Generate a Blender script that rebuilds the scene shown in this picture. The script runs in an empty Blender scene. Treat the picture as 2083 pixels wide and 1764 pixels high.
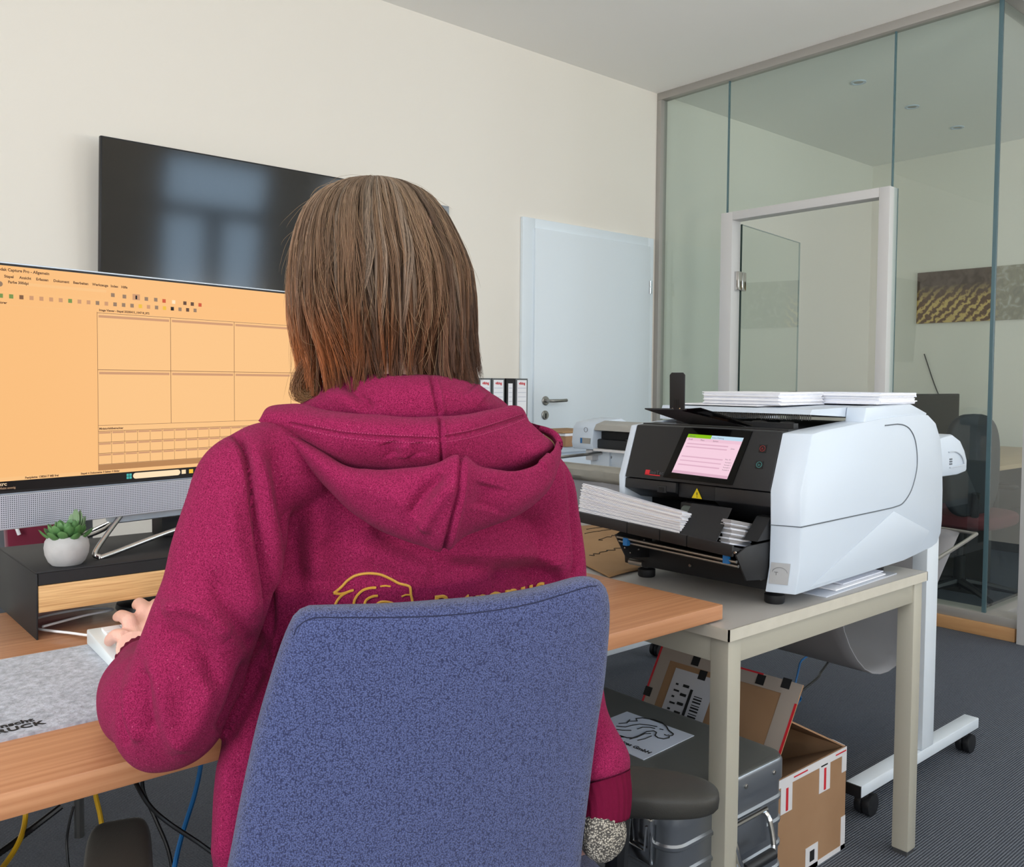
import bpy, bmesh, math, random
import numpy as np
from mathutils import Vector, Matrix
from mathutils.bvhtree import BVHTree
random.seed(7); rng = np.random.default_rng(7)
sc = bpy.context.scene
COL = sc.collection
PI = math.pi
# ------------------------------------------------------------------ camera
FPX, CX, CY = 1801.7, 1049.5, 848.6          # focal length and principal point, in pixels of 2083x1764
YAW, PITCH, ROLL = [math.radians(a) for a in (40.989, 2.264, .510)]
FW = Vector((math.sin(YAW)*math.cos(PITCH), math.cos(YAW)*math.cos(PITCH), -math.sin(PITCH)))
_r0 = Vector((math.cos(YAW), -math.sin(YAW), 0)); _u0 = _r0.cross(FW)
RT = _r0*math.cos(ROLL)+_u0*math.sin(ROLL); UP = -_r0*math.sin(ROLL)+_u0*math.cos(ROLL)
CAM = Vector((0, 0, 1.175))
cd = bpy.data.cameras.new('camera'); cam = bpy.data.objects.new('camera', cd); COL.objects.link(cam)
M = Matrix((RT, UP, -FW)).transposed().to_4x4(); M.translation = CAM; cam.matrix_world = M
cd.sensor_fit = 'HORIZONTAL'; cd.sensor_width = 36; cd.lens = 36*FPX/2083
cd.shift_x = -(CX-1041.5)/2083; cd.shift_y = (CY-882)/2083
cd.clip_start = .02; cd.clip_end = 200
sc.camera = cam
# ------------------------------------------------------------------ light
sc.view_settings.view_transform = 'Standard'; sc.view_settings.look = 'None'
sc.view_settings.gamma = 1; sc.view_settings.use_curve_mapping = False
sc.view_settings.exposure = -.01
w = bpy.data.worlds.new('world'); sc.world = w; w.use_nodes = True
bg = w.node_tree.nodes['Background']; bg.inputs[0].default_value = (.62, .78, 1, 1); bg.inputs[1].default_value = 1.2
def area(name, loc, size, dirv, power, col):
    l = bpy.data.lights.new(name, 'AREA'); l.shape = 'RECTANGLE'; l.size, l.size_y = size; l.energy = power; l.color = col
    o = bpy.data.objects.new(name, l); COL.objects.link(o); o.location = loc
    o.rotation_euler = Vector(dirv).to_track_quat('-Z', 'Y').to_euler(); return o
# daylight at the windows behind the camera: sky above, ground bounce below
WINS = [(3.16, 4.29), (.95, 2.10), (-1.55, -.40)]
POW = [(18, 60), (8, 46), (24, 44)]
for (a, b), (p1, p2) in zip(WINS, POW):
    area('sky_light', ((a+b)/2, -2.12, 1.95), (b-a-.1, 1.6), (0, 1, -.22), p1, (.55, .78, 1))
    area('ground_light', ((a+b)/2, -2.10, 1.1), (b-a-.1, .5), (0, .6, 1.0), p2, (1, .88, .72))
LW = (-.9, .7)                               # window in the left wall
area('left_sky_light', (-2.52, -.1, 1.9), (1.5, 1.7), (1, .12, -.12), 80, (.90, .95, 1))
area('left_ground_light', (-2.50, -.1, 1.1), (1.5, .5), (1, .1, 1.0), 34, (1, .93, .82))
area('room_sky_light', (5.8, -2.1, 1.9), (1.6, 1.7), (0, 1, -.1), 45, (.86, .95, 1))
# ------------------------------------------------------------------ helpers
def at(px, py, x=None, y=None, z=None, d=None):
    v = RT*((px-CX)/FPX)-UP*((py-CY)/FPX)+FW
    t = d if d is not None else (x-CAM.x)/v.x if x is not None else (y-CAM.y)/v.y if y is not None else (z-CAM.z)/v.z
    return CAM+v*t
def pr(P):
    q = Vector(P)-CAM; d = q.dot(FW); return CX+FPX*q.dot(RT)/d, CY-FPX*q.dot(UP)/d, d
def srgb(r, g=None, b=None):
    c = [v/255 for v in ((r, g, b) if g is not None else (r, r, r))]
    return tuple(v/12.92 if v <= .04045 else ((v+.055)/1.055)**2.4 for v in c)
def mat(name, col, rough=.5, metal=0, bump=None, var=None, emit=None, estr=1, spec=.5, coat=0, sheen=0, coords='Object', trans=0, ior=1.45, alpha=None):
    """bump=(scale,strength[,distance,detail]); var=(scale,color2,contrast[,stretch])"""
    m = bpy.data.materials.new(name); m.use_nodes = True; nt = m.node_tree; N = nt.nodes; L = nt.links
    b = N['Principled BSDF']; b.inputs['Base Color'].default_value = (*col, 1)
    b.inputs['Roughness'].default_value = rough; b.inputs['Metallic'].default_value = metal
    b.inputs['Specular IOR Level'].default_value = spec; b.inputs['Coat Weight'].default_value = coat
    b.inputs['Sheen Weight'].default_value = sheen; b.inputs['IOR'].default_value = ior
    b.inputs['Transmission Weight'].default_value = trans
    if emit: b.inputs['Emission Color'].default_value = (*emit, 1); b.inputs['Emission Strength'].default_value = estr
    tc = N.new('ShaderNodeTexCoord')
    if var:
        mp = N.new('ShaderNodeMapping'); L.new(tc.outputs[coords], mp.inputs[0])
        if len(var) > 3: mp.inputs['Scale'].default_value = var[3]
        n = N.new('ShaderNodeTexNoise'); n.inputs['Scale'].default_value = var[0]; n.inputs['Detail'].default_value = 6
        L.new(mp.outputs[0], n.inputs['Vector'])
        r = N.new('ShaderNodeValToRGB'); k = var[2]/2
        r.color_ramp.elements[0].position = .5-k; r.color_ramp.elements[1].position = .5+k
        r.color_ramp.elements[0].color = (*col, 1); r.color_ramp.elements[1].color = (*var[1], 1)
        L.new(n.outputs['Fac'], r.inputs[0]); L.new(r.outputs[0], b.inputs['Base Color'])
    if bump:
        n = N.new('ShaderNodeTexNoise'); n.inputs['Scale'].default_value = bump[0]; n.inputs['Detail'].default_value = bump[3] if len(bump) > 3 else 3
        L.new(tc.outputs[coords], n.inputs['Vector'])
        bp = N.new('ShaderNodeBump'); bp.inputs['Strength'].default_value = bump[1]; bp.inputs['Distance'].default_value = bump[2] if len(bump) > 2 else .001
        L.new(n.outputs['Fac'], bp.inputs['Height']); L.new(bp.outputs[0], b.inputs['Normal'])
    return m
class MB:
    def __init__(s): s.v = []; s.f = []; s.m = []; s.k = 0
    def quad(s, *p, m=None):
        i = len(s.v); s.v += [Vector(q) for q in p]; s.f.append(tuple(range(i, i+len(p)))); s.m.append(s.k if m is None else m); return s
    def box(s, a, b, T=None, m=None):
        x0, y0, z0 = a; x1, y1, z1 = b; i = len(s.v)
        P = [(x0,y0,z0),(x1,y0,z0),(x1,y1,z0),(x0,y1,z0),(x0,y0,z1),(x1,y0,z1),(x1,y1,z1),(x0,y1,z1)]
        s.v += [T(*p) if T else Vector(p) for p in P]
        for q in ((0,3,2,1),(4,5,6,7),(0,1,5,4),(1,2,6,5),(2,3,7,6),(3,0,4,7)):
            s.f.append(tuple(i+j for j in q)); s.m.append(s.k if m is None else m)
        return s
    def prism(s, poly, d, m=None):
        """poly: list of 3D points, extruded by vector d"""
        i = len(s.v); n = len(poly); d = Vector(d); k = s.k if m is None else m
        s.v += [Vector(p) for p in poly]+[Vector(p)+d for p in poly]
        s.f.append(tuple(range(i, i+n))); s.f.append(tuple(range(i+2*n-1, i+n-1, -1))); s.m += [k, k]
        for j in range(n):
            s.f.append((i+j, i+n+j, i+n+(j+1) % n, i+(j+1) % n)); s.m.append(k)
        return s
    def loft(s, rings, cap=True, m=None, close=True):
        k = s.k if m is None else m; i = len(s.v); n = len(rings[0])
        for r in rings: s.v += [Vector(p) for p in r]
        for a in range(len(rings)-1):
            for j in range(n if close else n-1):
                s.f.append((i+a*n+j, i+a*n+(j+1) % n, i+(a+1)*n+(j+1) % n, i+(a+1)*n+j)); s.m.append(k)
        if cap:
            s.f.append(tuple(range(i+n-1, i-1, -1))); s.f.append(tuple(range(i+(len(rings)-1)*n, i+len(rings)*n))); s.m += [k, k]
        return s
    def tube(s, path, r, n=10, m=None, sq=1):
        P = [Vector(p) for p in path]; R = r if isinstance(r, (list, tuple)) else [r]*len(P); rings = []
        t0 = (P[1]-P[0]).normalized(); a = t0.orthogonal().normalized()
        for i, p in enumerate(P):
            t = (P[min(i+1, len(P)-1)]-P[max(i-1, 0)]).normalized()
            a = (a-t*a.dot(t)).normalized(); b = t.cross(a)
            rings.append([p+(a*math.cos(q)+b*math.sin(q)*sq)*R[i] for q in [2*PI*j/n for j in range(n)]])
        return s.loft(rings, m=m)
    def cyl(s, a, b, r, n=20, r2=None, m=None): return s.tube([a, b], [r, r if r2 is None else r2], n, m=m)
    def lathe(s, c, prof, n=24, axis=(0, 0, 1), m=None, cap=True):
        ax = Vector(axis).normalized(); a = ax.orthogonal().normalized(); b = ax.cross(a); c = Vector(c)
        return s.loft([[c+ax*h+(a*math.cos(q)+b*math.sin(q))*r for q in [2*PI*j/n for j in range(n)]] for r, h in prof], m=m, cap=cap)
    def grid(s, rows, m=None): return s.loft(rows, cap=False, close=False, m=m)
    def build(s, name, mats, parent=None, bevel=0, seg=2, smooth=None, sub=0, solid=0, weld=False):
        me = bpy.data.meshes.new(name); org = parent_org(parent)
        me.from_pydata([tuple(v-org) for v in s.v], [], s.f)
        if not isinstance(mats, (list, tuple)): mats = [mats]
        for m in mats: me.materials.append(m)
        if len(mats) > 1: me.polygons.foreach_set('material_index', s.m)
        bm = bmesh.new(); bm.from_mesh(me)
        if weld: bmesh.ops.remove_doubles(bm, verts=bm.verts, dist=1e-5)
        bmesh.ops.recalc_face_normals(bm, faces=bm.faces)
        if bevel:
            es = [e for e in bm.edges if len(e.link_faces) == 2 and e.calc_face_angle(0) > .6]
            bmesh.ops.bevel(bm, geom=es, offset=bevel, segments=seg, profile=.5, affect='EDGES', clamp_overlap=True)
        bm.to_mesh(me); bm.free()
        o = bpy.data.objects.new(name, me); COL.objects.link(o)
        if parent: o.parent = parent
        o['_org'] = list(org)
        if sub or solid:
            if solid: mo = o.modifiers.new('s', 'SOLIDIFY'); mo.thickness = solid; mo.offset = 0
            if sub: mo = o.modifiers.new('u', 'SUBSURF'); mo.levels = mo.render_levels = sub
        me.shade_smooth() if (smooth is None or smooth) else None
        if smooth is None: sharp(me, 35)
        return o
def sharp(me, deg):
    bm = bmesh.new(); bm.from_mesh(me); c = math.radians(deg)
    for e in bm.edges: e.smooth = not (len(e.link_faces) == 2 and e.calc_face_angle(0) > c)
    bm.to_mesh(me); bm.free()
def parent_org(p):
    return Vector(p['_org']) if p is not None else Vector((0, 0, 0))
def tag(o, label=None, cat=None, group=None, kind=None):
    if label: o['label'] = label
    if cat: o['category'] = cat
    if group: o['group'] = group
    if kind: o['kind'] = kind
    return o
def thing(name, label, cat, loc, group=None):
    o = bpy.data.objects.new(name, None); COL.objects.link(o); o.location = loc; o['_org'] = list(loc); o.empty_display_size = .05
    return tag(o, label, cat, group)
def struct(name, mb, m, parent=None, **k):
    o = mb.build(name, m, parent, **k); o['kind'] = 'structure'; return o
def text(name, body, org, xd, yd, size, m, parent, ext=.0003, align='LEFT', bold=0, spacing=1):
    c = bpy.data.curves.new(name, 'FONT'); c.body = body; c.size = size; c.extrude = ext; c.align_x = align; c.offset = bold; c.space_character = spacing
    c.resolution_u = 3
    t = bpy.data.objects.new('tmp', c); COL.objects.link(t)
    xd = Vector(xd).normalized(); yd = Vector(yd); yd = (yd-xd*yd.dot(xd)).normalized(); n = xd.cross(yd)
    Mx = Matrix((xd, yd, n)).transposed().to_4x4(); Mx.translation = Vector(org)
    dg = bpy.context.evaluated_depsgraph_get(); me = bpy.data.meshes.new_from_object(t.evaluated_get(dg))
    bpy.data.objects.remove(t); bpy.data.curves.remove(c)
    me.transform(Matrix.Translation(-parent_org(parent)) @ Mx); me.name = name
    me.materials.clear(); me.materials.append(m)
    o = bpy.data.objects.new(name, me); COL.objects.link(o); o.parent = parent
    o['_org'] = list(parent_org(parent)); return o
def crom(P, n):
    """Catmull-Rom through points, n samples per span"""
    P = [Vector(p) for p in P]; out = []
    for i in range(len(P)-1):
        a, b, c, d = P[max(i-1, 0)], P[i], P[i+1], P[min(i+2, len(P)-1)]
        for k in range(n):
            t = k/n; out.append(.5*((2*b)+(c-a)*t+(2*a-5*b+4*c-d)*t*t+(3*b-a-3*c+d)*t**3))
    out.append(P[-1]); return out
def resample(P, n):
    P = [Vector(p) for p in P]; d = [0]
    for a, b in zip(P, P[1:]): d.append(d[-1]+(b-a).length)
    out = []; j = 0
    for i in range(n):
        t = d[-1]*i/(n-1)
        while j < len(P)-2 and d[j+1] < t: j += 1
        s = (t-d[j])/max(d[j+1]-d[j], 1e-9); out.append(P[j].lerp(P[j+1], min(max(s, 0), 1)))
    return out
def bolt(p, ax, r, m, parent, name='bolt', h=.003): return MB().lathe(p, [(r*.2, h), (r*.8, h), (r, h*.5), (r, 0)][::-1], 12, ax).build(name, m, parent)
# ------------------------------------------------------------------ materials
def carpet_mat():
    m = mat('carpet', srgb(74, 79, 88), .95, spec=.1); nt = m.node_tree; N = nt.nodes; L = nt.links; b = N['Principled BSDF']
    tc = N.new('ShaderNodeTexCoord')
    wv = N.new('ShaderNodeTexWave'); wv.bands_direction = 'Y'; wv.inputs['Scale'].default_value = 46; wv.inputs['Distortion'].default_value = 1.2; wv.inputs['Detail Scale'].default_value = 6
    n = N.new('ShaderNodeTexNoise'); n.inputs['Scale'].default_value = 260; n.inputs['Detail'].default_value = 3
    L.new(tc.outputs['Object'], wv.inputs['Vector']); L.new(tc.outputs['Object'], n.inputs['Vector'])
    mx = N.new('ShaderNodeMath'); mx.operation = 'MULTIPLY_ADD'; mx.inputs[1].default_value = .55; L.new(wv.outputs['Fac'], mx.inputs[0])
    m2 = N.new('ShaderNodeMath'); m2.operation = 'MULTIPLY'; m2.inputs[1].default_value = .45; L.new(n.outputs['Fac'], m2.inputs[0]); L.new(m2.outputs[0], mx.inputs[2])
    r = N.new('ShaderNodeValToRGB'); r.color_ramp.elements[0].position = .25; r.color_ramp.elements[1].position = .85
    r.color_ramp.elements[0].color = (*srgb(62, 66, 74), 1); r.color_ramp.elements[1].color = (*srgb(122, 127, 136), 1)
    L.new(mx.outputs[0], r.inputs[0]); L.new(r.outputs[0], b.inputs['Base Color'])
    bp = N.new('ShaderNodeBump'); bp.inputs['Distance'].default_value = .004; bp.inputs['Strength'].default_value = .6; L.new(mx.outputs[0], bp.inputs['Height']); L.new(bp.outputs[0], b.inputs['Normal'])
    return m
M_carpet = carpet_mat()
M_wall = mat('wall_paint', srgb(236, 231, 222), .85, bump=(220, .12, .0006), spec=.3)
M_ceil = mat('ceiling_paint', srgb(250, 249, 246), .9, bump=(150, .08, .0005), spec=.2)
M_white = mat('white_plastic', srgb(202, 213, 226), .32, bump=(900, .05, .0003))
M_door = mat('door_paint', srgb(228, 238, 246), .45)
M_alu = mat('anodised_profile', srgb(172, 168, 163), .45, metal=.25)
M_doorfr = mat('light_grey_frame', srgb(214, 212, 212), .4)
M_wood = mat('beech_laminate', srgb(168, 110, 72), .42, var=(4.5, srgb(206, 152, 112), .6, (.6, 26, 26)), bump=(60, .05), coat=.1)
M_pine = mat('pine_plinth', srgb(190, 140, 92), .6, var=(3, srgb(214, 168, 118), .6, (12, 1.2, 12)))
M_bamboo = mat('bamboo_front', srgb(182, 134, 84), .5, var=(6, srgb(228, 188, 134), .5, (1.5, 10, 60)))
M_black = mat('black_plastic', srgb(26, 27, 30), .45, bump=(600, .08, .0004))
M_blackm = mat('black_powder_coat', srgb(27, 28, 31), .55, bump=(900, .1, .0003))
M_dark = mat('dark_slot', srgb(12, 12, 13), .6)
M_gloss = mat('black_glass', srgb(5, 5, 6), .09, spec=.25)
M_chrome = mat('chrome', srgb(200, 200, 200), .12, metal=1)
M_steel = mat('brushed_steel', srgb(170, 168, 164), .3, metal=1)
M_alucase = mat('case_aluminium', srgb(150, 155, 162), .3, metal=.85, bump=(200, .08, .0005))
M_lid = mat('case_lid', srgb(98, 100, 98), .34, metal=0, var=(4, srgb(108, 110, 108), .8))
M_beige = mat('table_frame_paint', srgb(178, 174, 160), .4)
M_beige2 = mat('table_edge', srgb(206, 201, 188), .45, var=(30, srgb(196, 191, 178), .6))
M_greytop = mat('grey_laminate', srgb(182, 179, 175), .35, bump=(300, .04))
M_paper = mat('white_paper', srgb(238, 239, 244), .8)
M_paperb = mat('paper_edges', srgb(206, 212, 228), .8, var=(60, srgb(240, 240, 246), .5, (1, 1, 8)))
M_kraft = mat('kraft_paper', srgb(160, 124, 86), .8, var=(8, srgb(176, 140, 100), .7), bump=(60, .3, .002))
M_card = mat('cardboard', srgb(156, 120, 88), .85, var=(14, srgb(166, 130, 98), .7), bump=(300, .1))
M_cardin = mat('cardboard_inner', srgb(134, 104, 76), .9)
M_tape = mat('packing_tape', srgb(226, 224, 226), .35)
M_red = mat('red_print', srgb(206, 38, 50), .5)
M_ink = mat('black_ink', srgb(24, 24, 26), .7)
M_maroon = mat('maroon_fabric', srgb(110, 22, 48), .9, sheen=.3)
M_greyfab = mat('grey_basket_cloth', srgb(140, 140, 144), .85, bump=(500, .3))
M_greyfab2 = mat('taupe_basket_hem', srgb(150, 148, 140), .85, bump=(40, .5, .004))
M_blue = mat('blue_cable', srgb(42, 110, 170), .45)
M_bluec = mat('blue_clip', srgb(28, 100, 160), .4)
M_yellow = mat('yellow_cable', srgb(226, 178, 40), .45)
M_blackcab = mat('black_cable', srgb(20, 20, 22), .4)
M_whitecab = mat('white_cable', srgb(236, 236, 238), .4)
M_leaf = mat('succulent_leaf', srgb(50, 98, 44), .45, var=(30, srgb(104, 146, 92), .6), spec=.4)
M_leafb = mat('pale_leaf', srgb(120, 146, 110), .5)
M_concrete = mat('concrete_pot', srgb(186, 185, 184), .85, var=(22, srgb(156, 155, 156), .5), bump=(120, .2))
M_skin = mat('skin', srgb(236, 190, 172), .5, var=(20, srgb(228, 172, 154), .8), bump=(300, .15, .0005), spec=.35)
M_skin.node_tree.nodes['Principled BSDF'].inputs['Subsurface Weight'].default_value = .15
M_skin.node_tree.nodes['Principled BSDF'].inputs['Subsurface Radius'].default_value = (.01, .004, .002)
M_trouser = mat('dark_trousers', srgb(40, 42, 50), .9)
def glass_mat(name, tint, refl=1.0):
    m = bpy.data.materials.new(name); m.use_nodes = True; nt = m.node_tree; N = nt.nodes; L = nt.links; N.clear()
    o = N.new('ShaderNodeOutputMaterial'); mx = N.new('ShaderNodeMixShader'); t = N.new('ShaderNodeBsdfTransparent'); g = N.new('ShaderNodeBsdfGlossy')
    f = N.new('ShaderNodeFresnel'); f.inputs[0].default_value = 1.5; g.inputs[1].default_value = .0; g.inputs[0].default_value = (refl, refl, refl, 1)
    # a pane is a thin box: reflect and tint on the face the ray enters only
    ge = N.new('ShaderNodeNewGeometry'); inv = N.new('ShaderNodeMath'); inv.operation = 'SUBTRACT'; inv.inputs[0].default_value = 1; L.new(ge.outputs['Backfacing'], inv.inputs[1])
    ml = N.new('ShaderNodeMath'); ml.operation = 'MULTIPLY'; L.new(f.outputs[0], ml.inputs[0]); L.new(inv.outputs[0], ml.inputs[1])
    m2 = N.new('ShaderNodeMath'); m2.operation = 'MULTIPLY'; m2.inputs[1].default_value = 1.25; m2.use_clamp = True; L.new(ml.outputs[0], m2.inputs[0])
    cm = N.new('ShaderNodeMix'); cm.data_type = 'RGBA'; L.new(ge.outputs['Backfacing'], cm.inputs[0]); cm.inputs[6].default_value = (*tint, 1); cm.inputs[7].default_value = (1, 1, 1, 1); L.new(cm.outputs[2], t.inputs[0])
    L.new(m2.outputs[0], mx.inputs[0]); L.new(t.outputs[0], mx.inputs[1]); L.new(g.outputs[0], mx.inputs[2]); L.new(mx.outputs[0], o.inputs[0]); return m
M_glass = glass_mat('tinted_partition_glass', (.83, .90, .87))
M_gedge = mat('green_glass_edge', srgb(92, 120, 128), .2, spec=.6)
M_felt = mat('grey_felt', srgb(132, 136, 146), .95, var=(90, srgb(196, 200, 212), .5), bump=(120, .9, .003), sheen=.3)
def lines(col, m2, scale): return None
# ------------------------------------------------------------------ room shell
H = 3.0; YB = 3.7; XG = 4.37; XF = 7.14; XL = -2.4; YF = -2.0
struct('floor', MB().box((XL-.1, YF-.1, -.1), (XF+.1, YB+.1, 0)), M_carpet)
struct('ceiling', MB().box((XL-.1, YF-.1, H), (XF+.1, YB+.1, H+.1)), M_ceil)
struct('wall_back', MB().box((XL-.1, YB, 0), (XF+.1, YB+.1, H)), M_wall)
struct('wall_left', MB().box((XL-.1, YF, 0), (XL, LW[0], H)).box((XL-.1, LW[1], 0), (XL, YB, H)).box((XL-.1, LW[0], 0), (XL, LW[1], .85)).box((XL-.1, LW[0], 2.78), (XL, LW[1], H)), M_wall)
e = thing('window_5', None, None, (XL, -.1, .85)); e['kind'] = 'structure'
f = MB(); f.box((XL-.08, LW[0], .85), (XL-.02, LW[0]+.06, 2.78)); f.box((XL-.08, LW[1]-.06, .85), (XL-.02, LW[1], 2.78)); f.box((XL-.08, LW[0], .85), (XL-.02, LW[1], .91)); f.box((XL-.08, LW[0], 2.72), (XL-.02, LW[1], 2.78)); f.box((XL-.08, -.16, .85), (XL-.02, -.04, 2.78)); f.box((XL-.08, LW[0], 2.16), (XL-.02, LW[1], 2.28)); f.build('window_frame', M_white, e)
struct('wall_right', MB().box((XF, YF, 0), (XF+.1, YB, H)), M_wall)
SILL, HEAD = .85, 2.78
fw = MB(); fw.box((XL, YF-.2, 0), (XF, YF, SILL)); fw.box((XL, YF-.2, HEAD), (XF, YF, H))
xs = [XL]+[v for ab in sorted(WINS)+[(5.0, 6.6)] for v in ab]+[XF]
for i in range(0, len(xs), 2): fw.box((xs[i], YF-.2, SILL), (xs[i+1], YF, HEAD))
struct('wall_front', fw, M_wall)
for i, (a, b) in enumerate(WINS+[(5.0, 6.6)]):
    e = thing(f'window_{i+1}', None, None, ((a+b)/2, YF-.05, SILL)); e['kind'] = 'structure'
    f = MB(); c = (a+b)/2; y0, y1 = YF-.09, YF-.03; t = .06
    f.box((a, y0, SILL), (a+t, y1, HEAD)); f.box((b-t, y0, SILL), (b, y1, HEAD)); f.box((a, y0, SILL), (b, y1, SILL+t)); f.box((a, y0, HEAD-t), (b, y1, HEAD))
    f.box((a, y0-.01, 2.16), (b, y1+.01, 2.30)); f.box((c-.1, y0-.01, SILL), (c+.1, y1+.01, 2.2)); f.build('window_frame', M_white, e)
    MB().box((a-.04, YF-.03, SILL-.04), (b+.04, YF+.16, SILL)).build('window_sill', M_white, e)
# skirting on the back wall
struct('baseboard_back', MB().box((XL, YB-.012, 0), (3.23, YB, .06)).box((4.34, YB-.012, 0), (XG-.02, YB, .06)), M_white)
# ---- white panel door
d = thing('door_1', None, None, (3.78, YB, 0)); d['kind'] = 'structure'
MB().box((3.317, YB-.035, .005), (4.29, YB-.012, 2.03)).build('leaf', M_door, d, bevel=.003)
fr = MB(); fr.box((3.235, YB-.022, 0), (3.325, YB, 2.085)); fr.box((4.282, YB-.022, 0), (4.335, YB, 2.085)); fr.box((3.325, YB-.022, 2.026), (4.282, YB, 2.085))
fr.build('frame', M_door, d, bevel=.004)
hx, hz = 3.402, 1.071; yl = YB-.035
MB().lathe((hx, yl, hz), [(.026, 0), (.026, -.006), (.022, -.009), (.001, -.009)], 24, (0, 1, 0)).build('rosette', M_steel, d)
MB().tube(crom([(hx, yl-.005, hz), (hx, yl-.045, hz), (hx+.02, yl-.055, hz), (hx+.07, yl-.056, hz+.001), (hx+.12, yl-.05, hz+.003)], 6), .0095, 14).build('handle', M_steel, d)
MB().lathe((hx-.002, yl, .99), [(.026, 0), (.026, -.006), (.022, -.009), (.001, -.009)], 24, (0, 1, 0)).build('key_plate', M_steel, d)
k = MB().box((hx-.006, yl-.0105, .972), (hx+.002, yl-.009, 1.0)); k.build('keyhole', M_dark, d)
MB().cyl((4.287, YB-.04, 1.735), (4.287, YB-.04, 1.775), .009, 12).cyl((4.287, YB-.04, 1.778), (4.287, YB-.04, 1.815), .009, 12).build('hinge', M_chrome, d)
# ---- glass partition
g = thing('wall_glass', None, None, (XG+.05, 2.7, 0)); g['kind'] = 'structure'
GX = XG+.03; T = .010; GY = 1.686
pf = MB(); pf.box((XG, GY-.07, 2.955), (XG+.06, YB, H)); pf.build('head_profile', M_alu, g, bevel=.002)
MB().box((XG+.06, GY-.07, 2.955), (XF, GY-.01, H)).build('head_profile', M_alu, g, bevel=.002)
MB().box((XG, YB-.036, 0), (XG+.06, YB, 2.955)).build('wall_profile', M_alu, g, bevel=.002)
MB().box((XG+.01, 1.52, .062), (XG+.14, 2.165, .105)).box((XG+.01, 3.185, .062), (XG+.14, YB-.03, .105)).build('sill_profile', M_alu, g, bevel=.002)
MB().box((XG+.14, GY-.07, .062), (XF, GY+.02, .105)).build('sill_profile', M_alu, g, bevel=.002)
MB().box((XG, 1.528, 0), (XG+.13, 2.165, .062)).build('plinth', M_pine, g, bevel=.003)
MB().box((XG, 3.185, 0), (XG+.13, YB, .062)).build('plinth', M_pine, g, bevel=.003)
MB().box((XG+.13, GY-.07, 0), (XF, GY+.0, .062)).build('plinth', M_pine, g, bevel=.003)
for (y0, y1, z0, z1) in ((GY, 2.172, .10, 2.956), (2.181, 3.172, 2.18, 2.956), (3.181, YB-.034, .10, 2.956)):
    MB().box((GX, y0, z0), (GX+T, y1, z1)).build('pane', M_glass, g)
for y in (2.1765, 3.1765):
    MB().box((GX-.001, y-.0035, 2.18), (GX+T+.001, y+.0035, 2.956)).build('joint', M_gedge, g)
for x0, x1 in ((GX+T, 5.37), (5.38, 6.4), (6.41, XF)):
    MB().box((x0, GY-.014, .10), (x1, GY-.004, 2.956)).build('pane', M_glass, g)
MB().box((GX-.003, GY-.018, .10), (GX+T+.001, GY+.001, 2.956)).build('corner_edge', M_gedge, g, bevel=.002)
# post right of the plinth end
struct('trim_1', MB().box((XG-.02, 1.36, 0), (XG+.10, 1.515, H)), M_doorfr, bevel=.003)
# glass door with frame, leaf open inwards
d = thing('door_2', None, None, (XG, 2.67, 0)); d['kind'] = 'structure'
fr = MB(); fr.box((XG-.012, 2.165, 0), (XG+.07, 2.222, 2.178)); fr.box((XG-.012, 3.108, 0), (XG+.07, 3.188, 2.178)); fr.box((XG-.012, 2.222, 2.13), (XG+.07, 3.108, 2.178))
fr.build('frame', M_doorfr, d, bevel=.002)
MB().box((XG+.068, 2.163, 0), (XG+.074, 2.182, 2.176)).build('seal', M_gedge, d)
hy = 3.10
def DL(u, v, z):   # along the open leaf
    a = math.radians(9); return Vector((XG+.075+u*math.cos(a)-v*math.sin(a), hy+u*math.sin(a)+v*math.cos(a), z))
MB().box((0, 0, .01), (.86, .008, 2.115), DL).build('glass_leaf', M_glass, d)
e = MB(); e.box((-.001, -.001, .01), (.004, .009, 2.115), DL); e.build('leaf_edge', mat('dark_glass_edge', srgb(30, 52, 50), .2), d)
e = MB(); e.box((.0, -.0005, 2.112), (.86, .0085, 2.1155), DL); e.box((.857, -.0005, .01), (.8605, .0085, 2.115), DL); e.build('polished_edge', mat('pale_glass_edge', srgb(170, 180, 178), .2), d)
for z in (1.78, .3):
    m_ = MB(); m_.box((-.055, -.012, z-.055), (-.012, .02, z+.055), DL); m_.box((-.006, -.012, z-.055), (.045, .02, z+.055), DL); m_.build('hinge', M_chrome, d, bevel=.004)
m_ = MB(); m_.box((.79, -.03, .93), (.855, .04, 1.13), DL); m_.build('lock_case', M_steel, d, bevel=.006)
m_ = MB(); m_.tube([DL(.82, -.03, 1.05), DL(.82, -.07, 1.05), DL(.80, -.075, 1.05), DL(.69, -.075, 1.05)], .010, 12); m_.tube([DL(.82, .04, 1.05), DL(.82, .08, 1.05), DL(.80, .085, 1.05), DL(.69, .085, 1.05)], .010, 12); m_.build('handle', M_steel, d)
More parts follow.
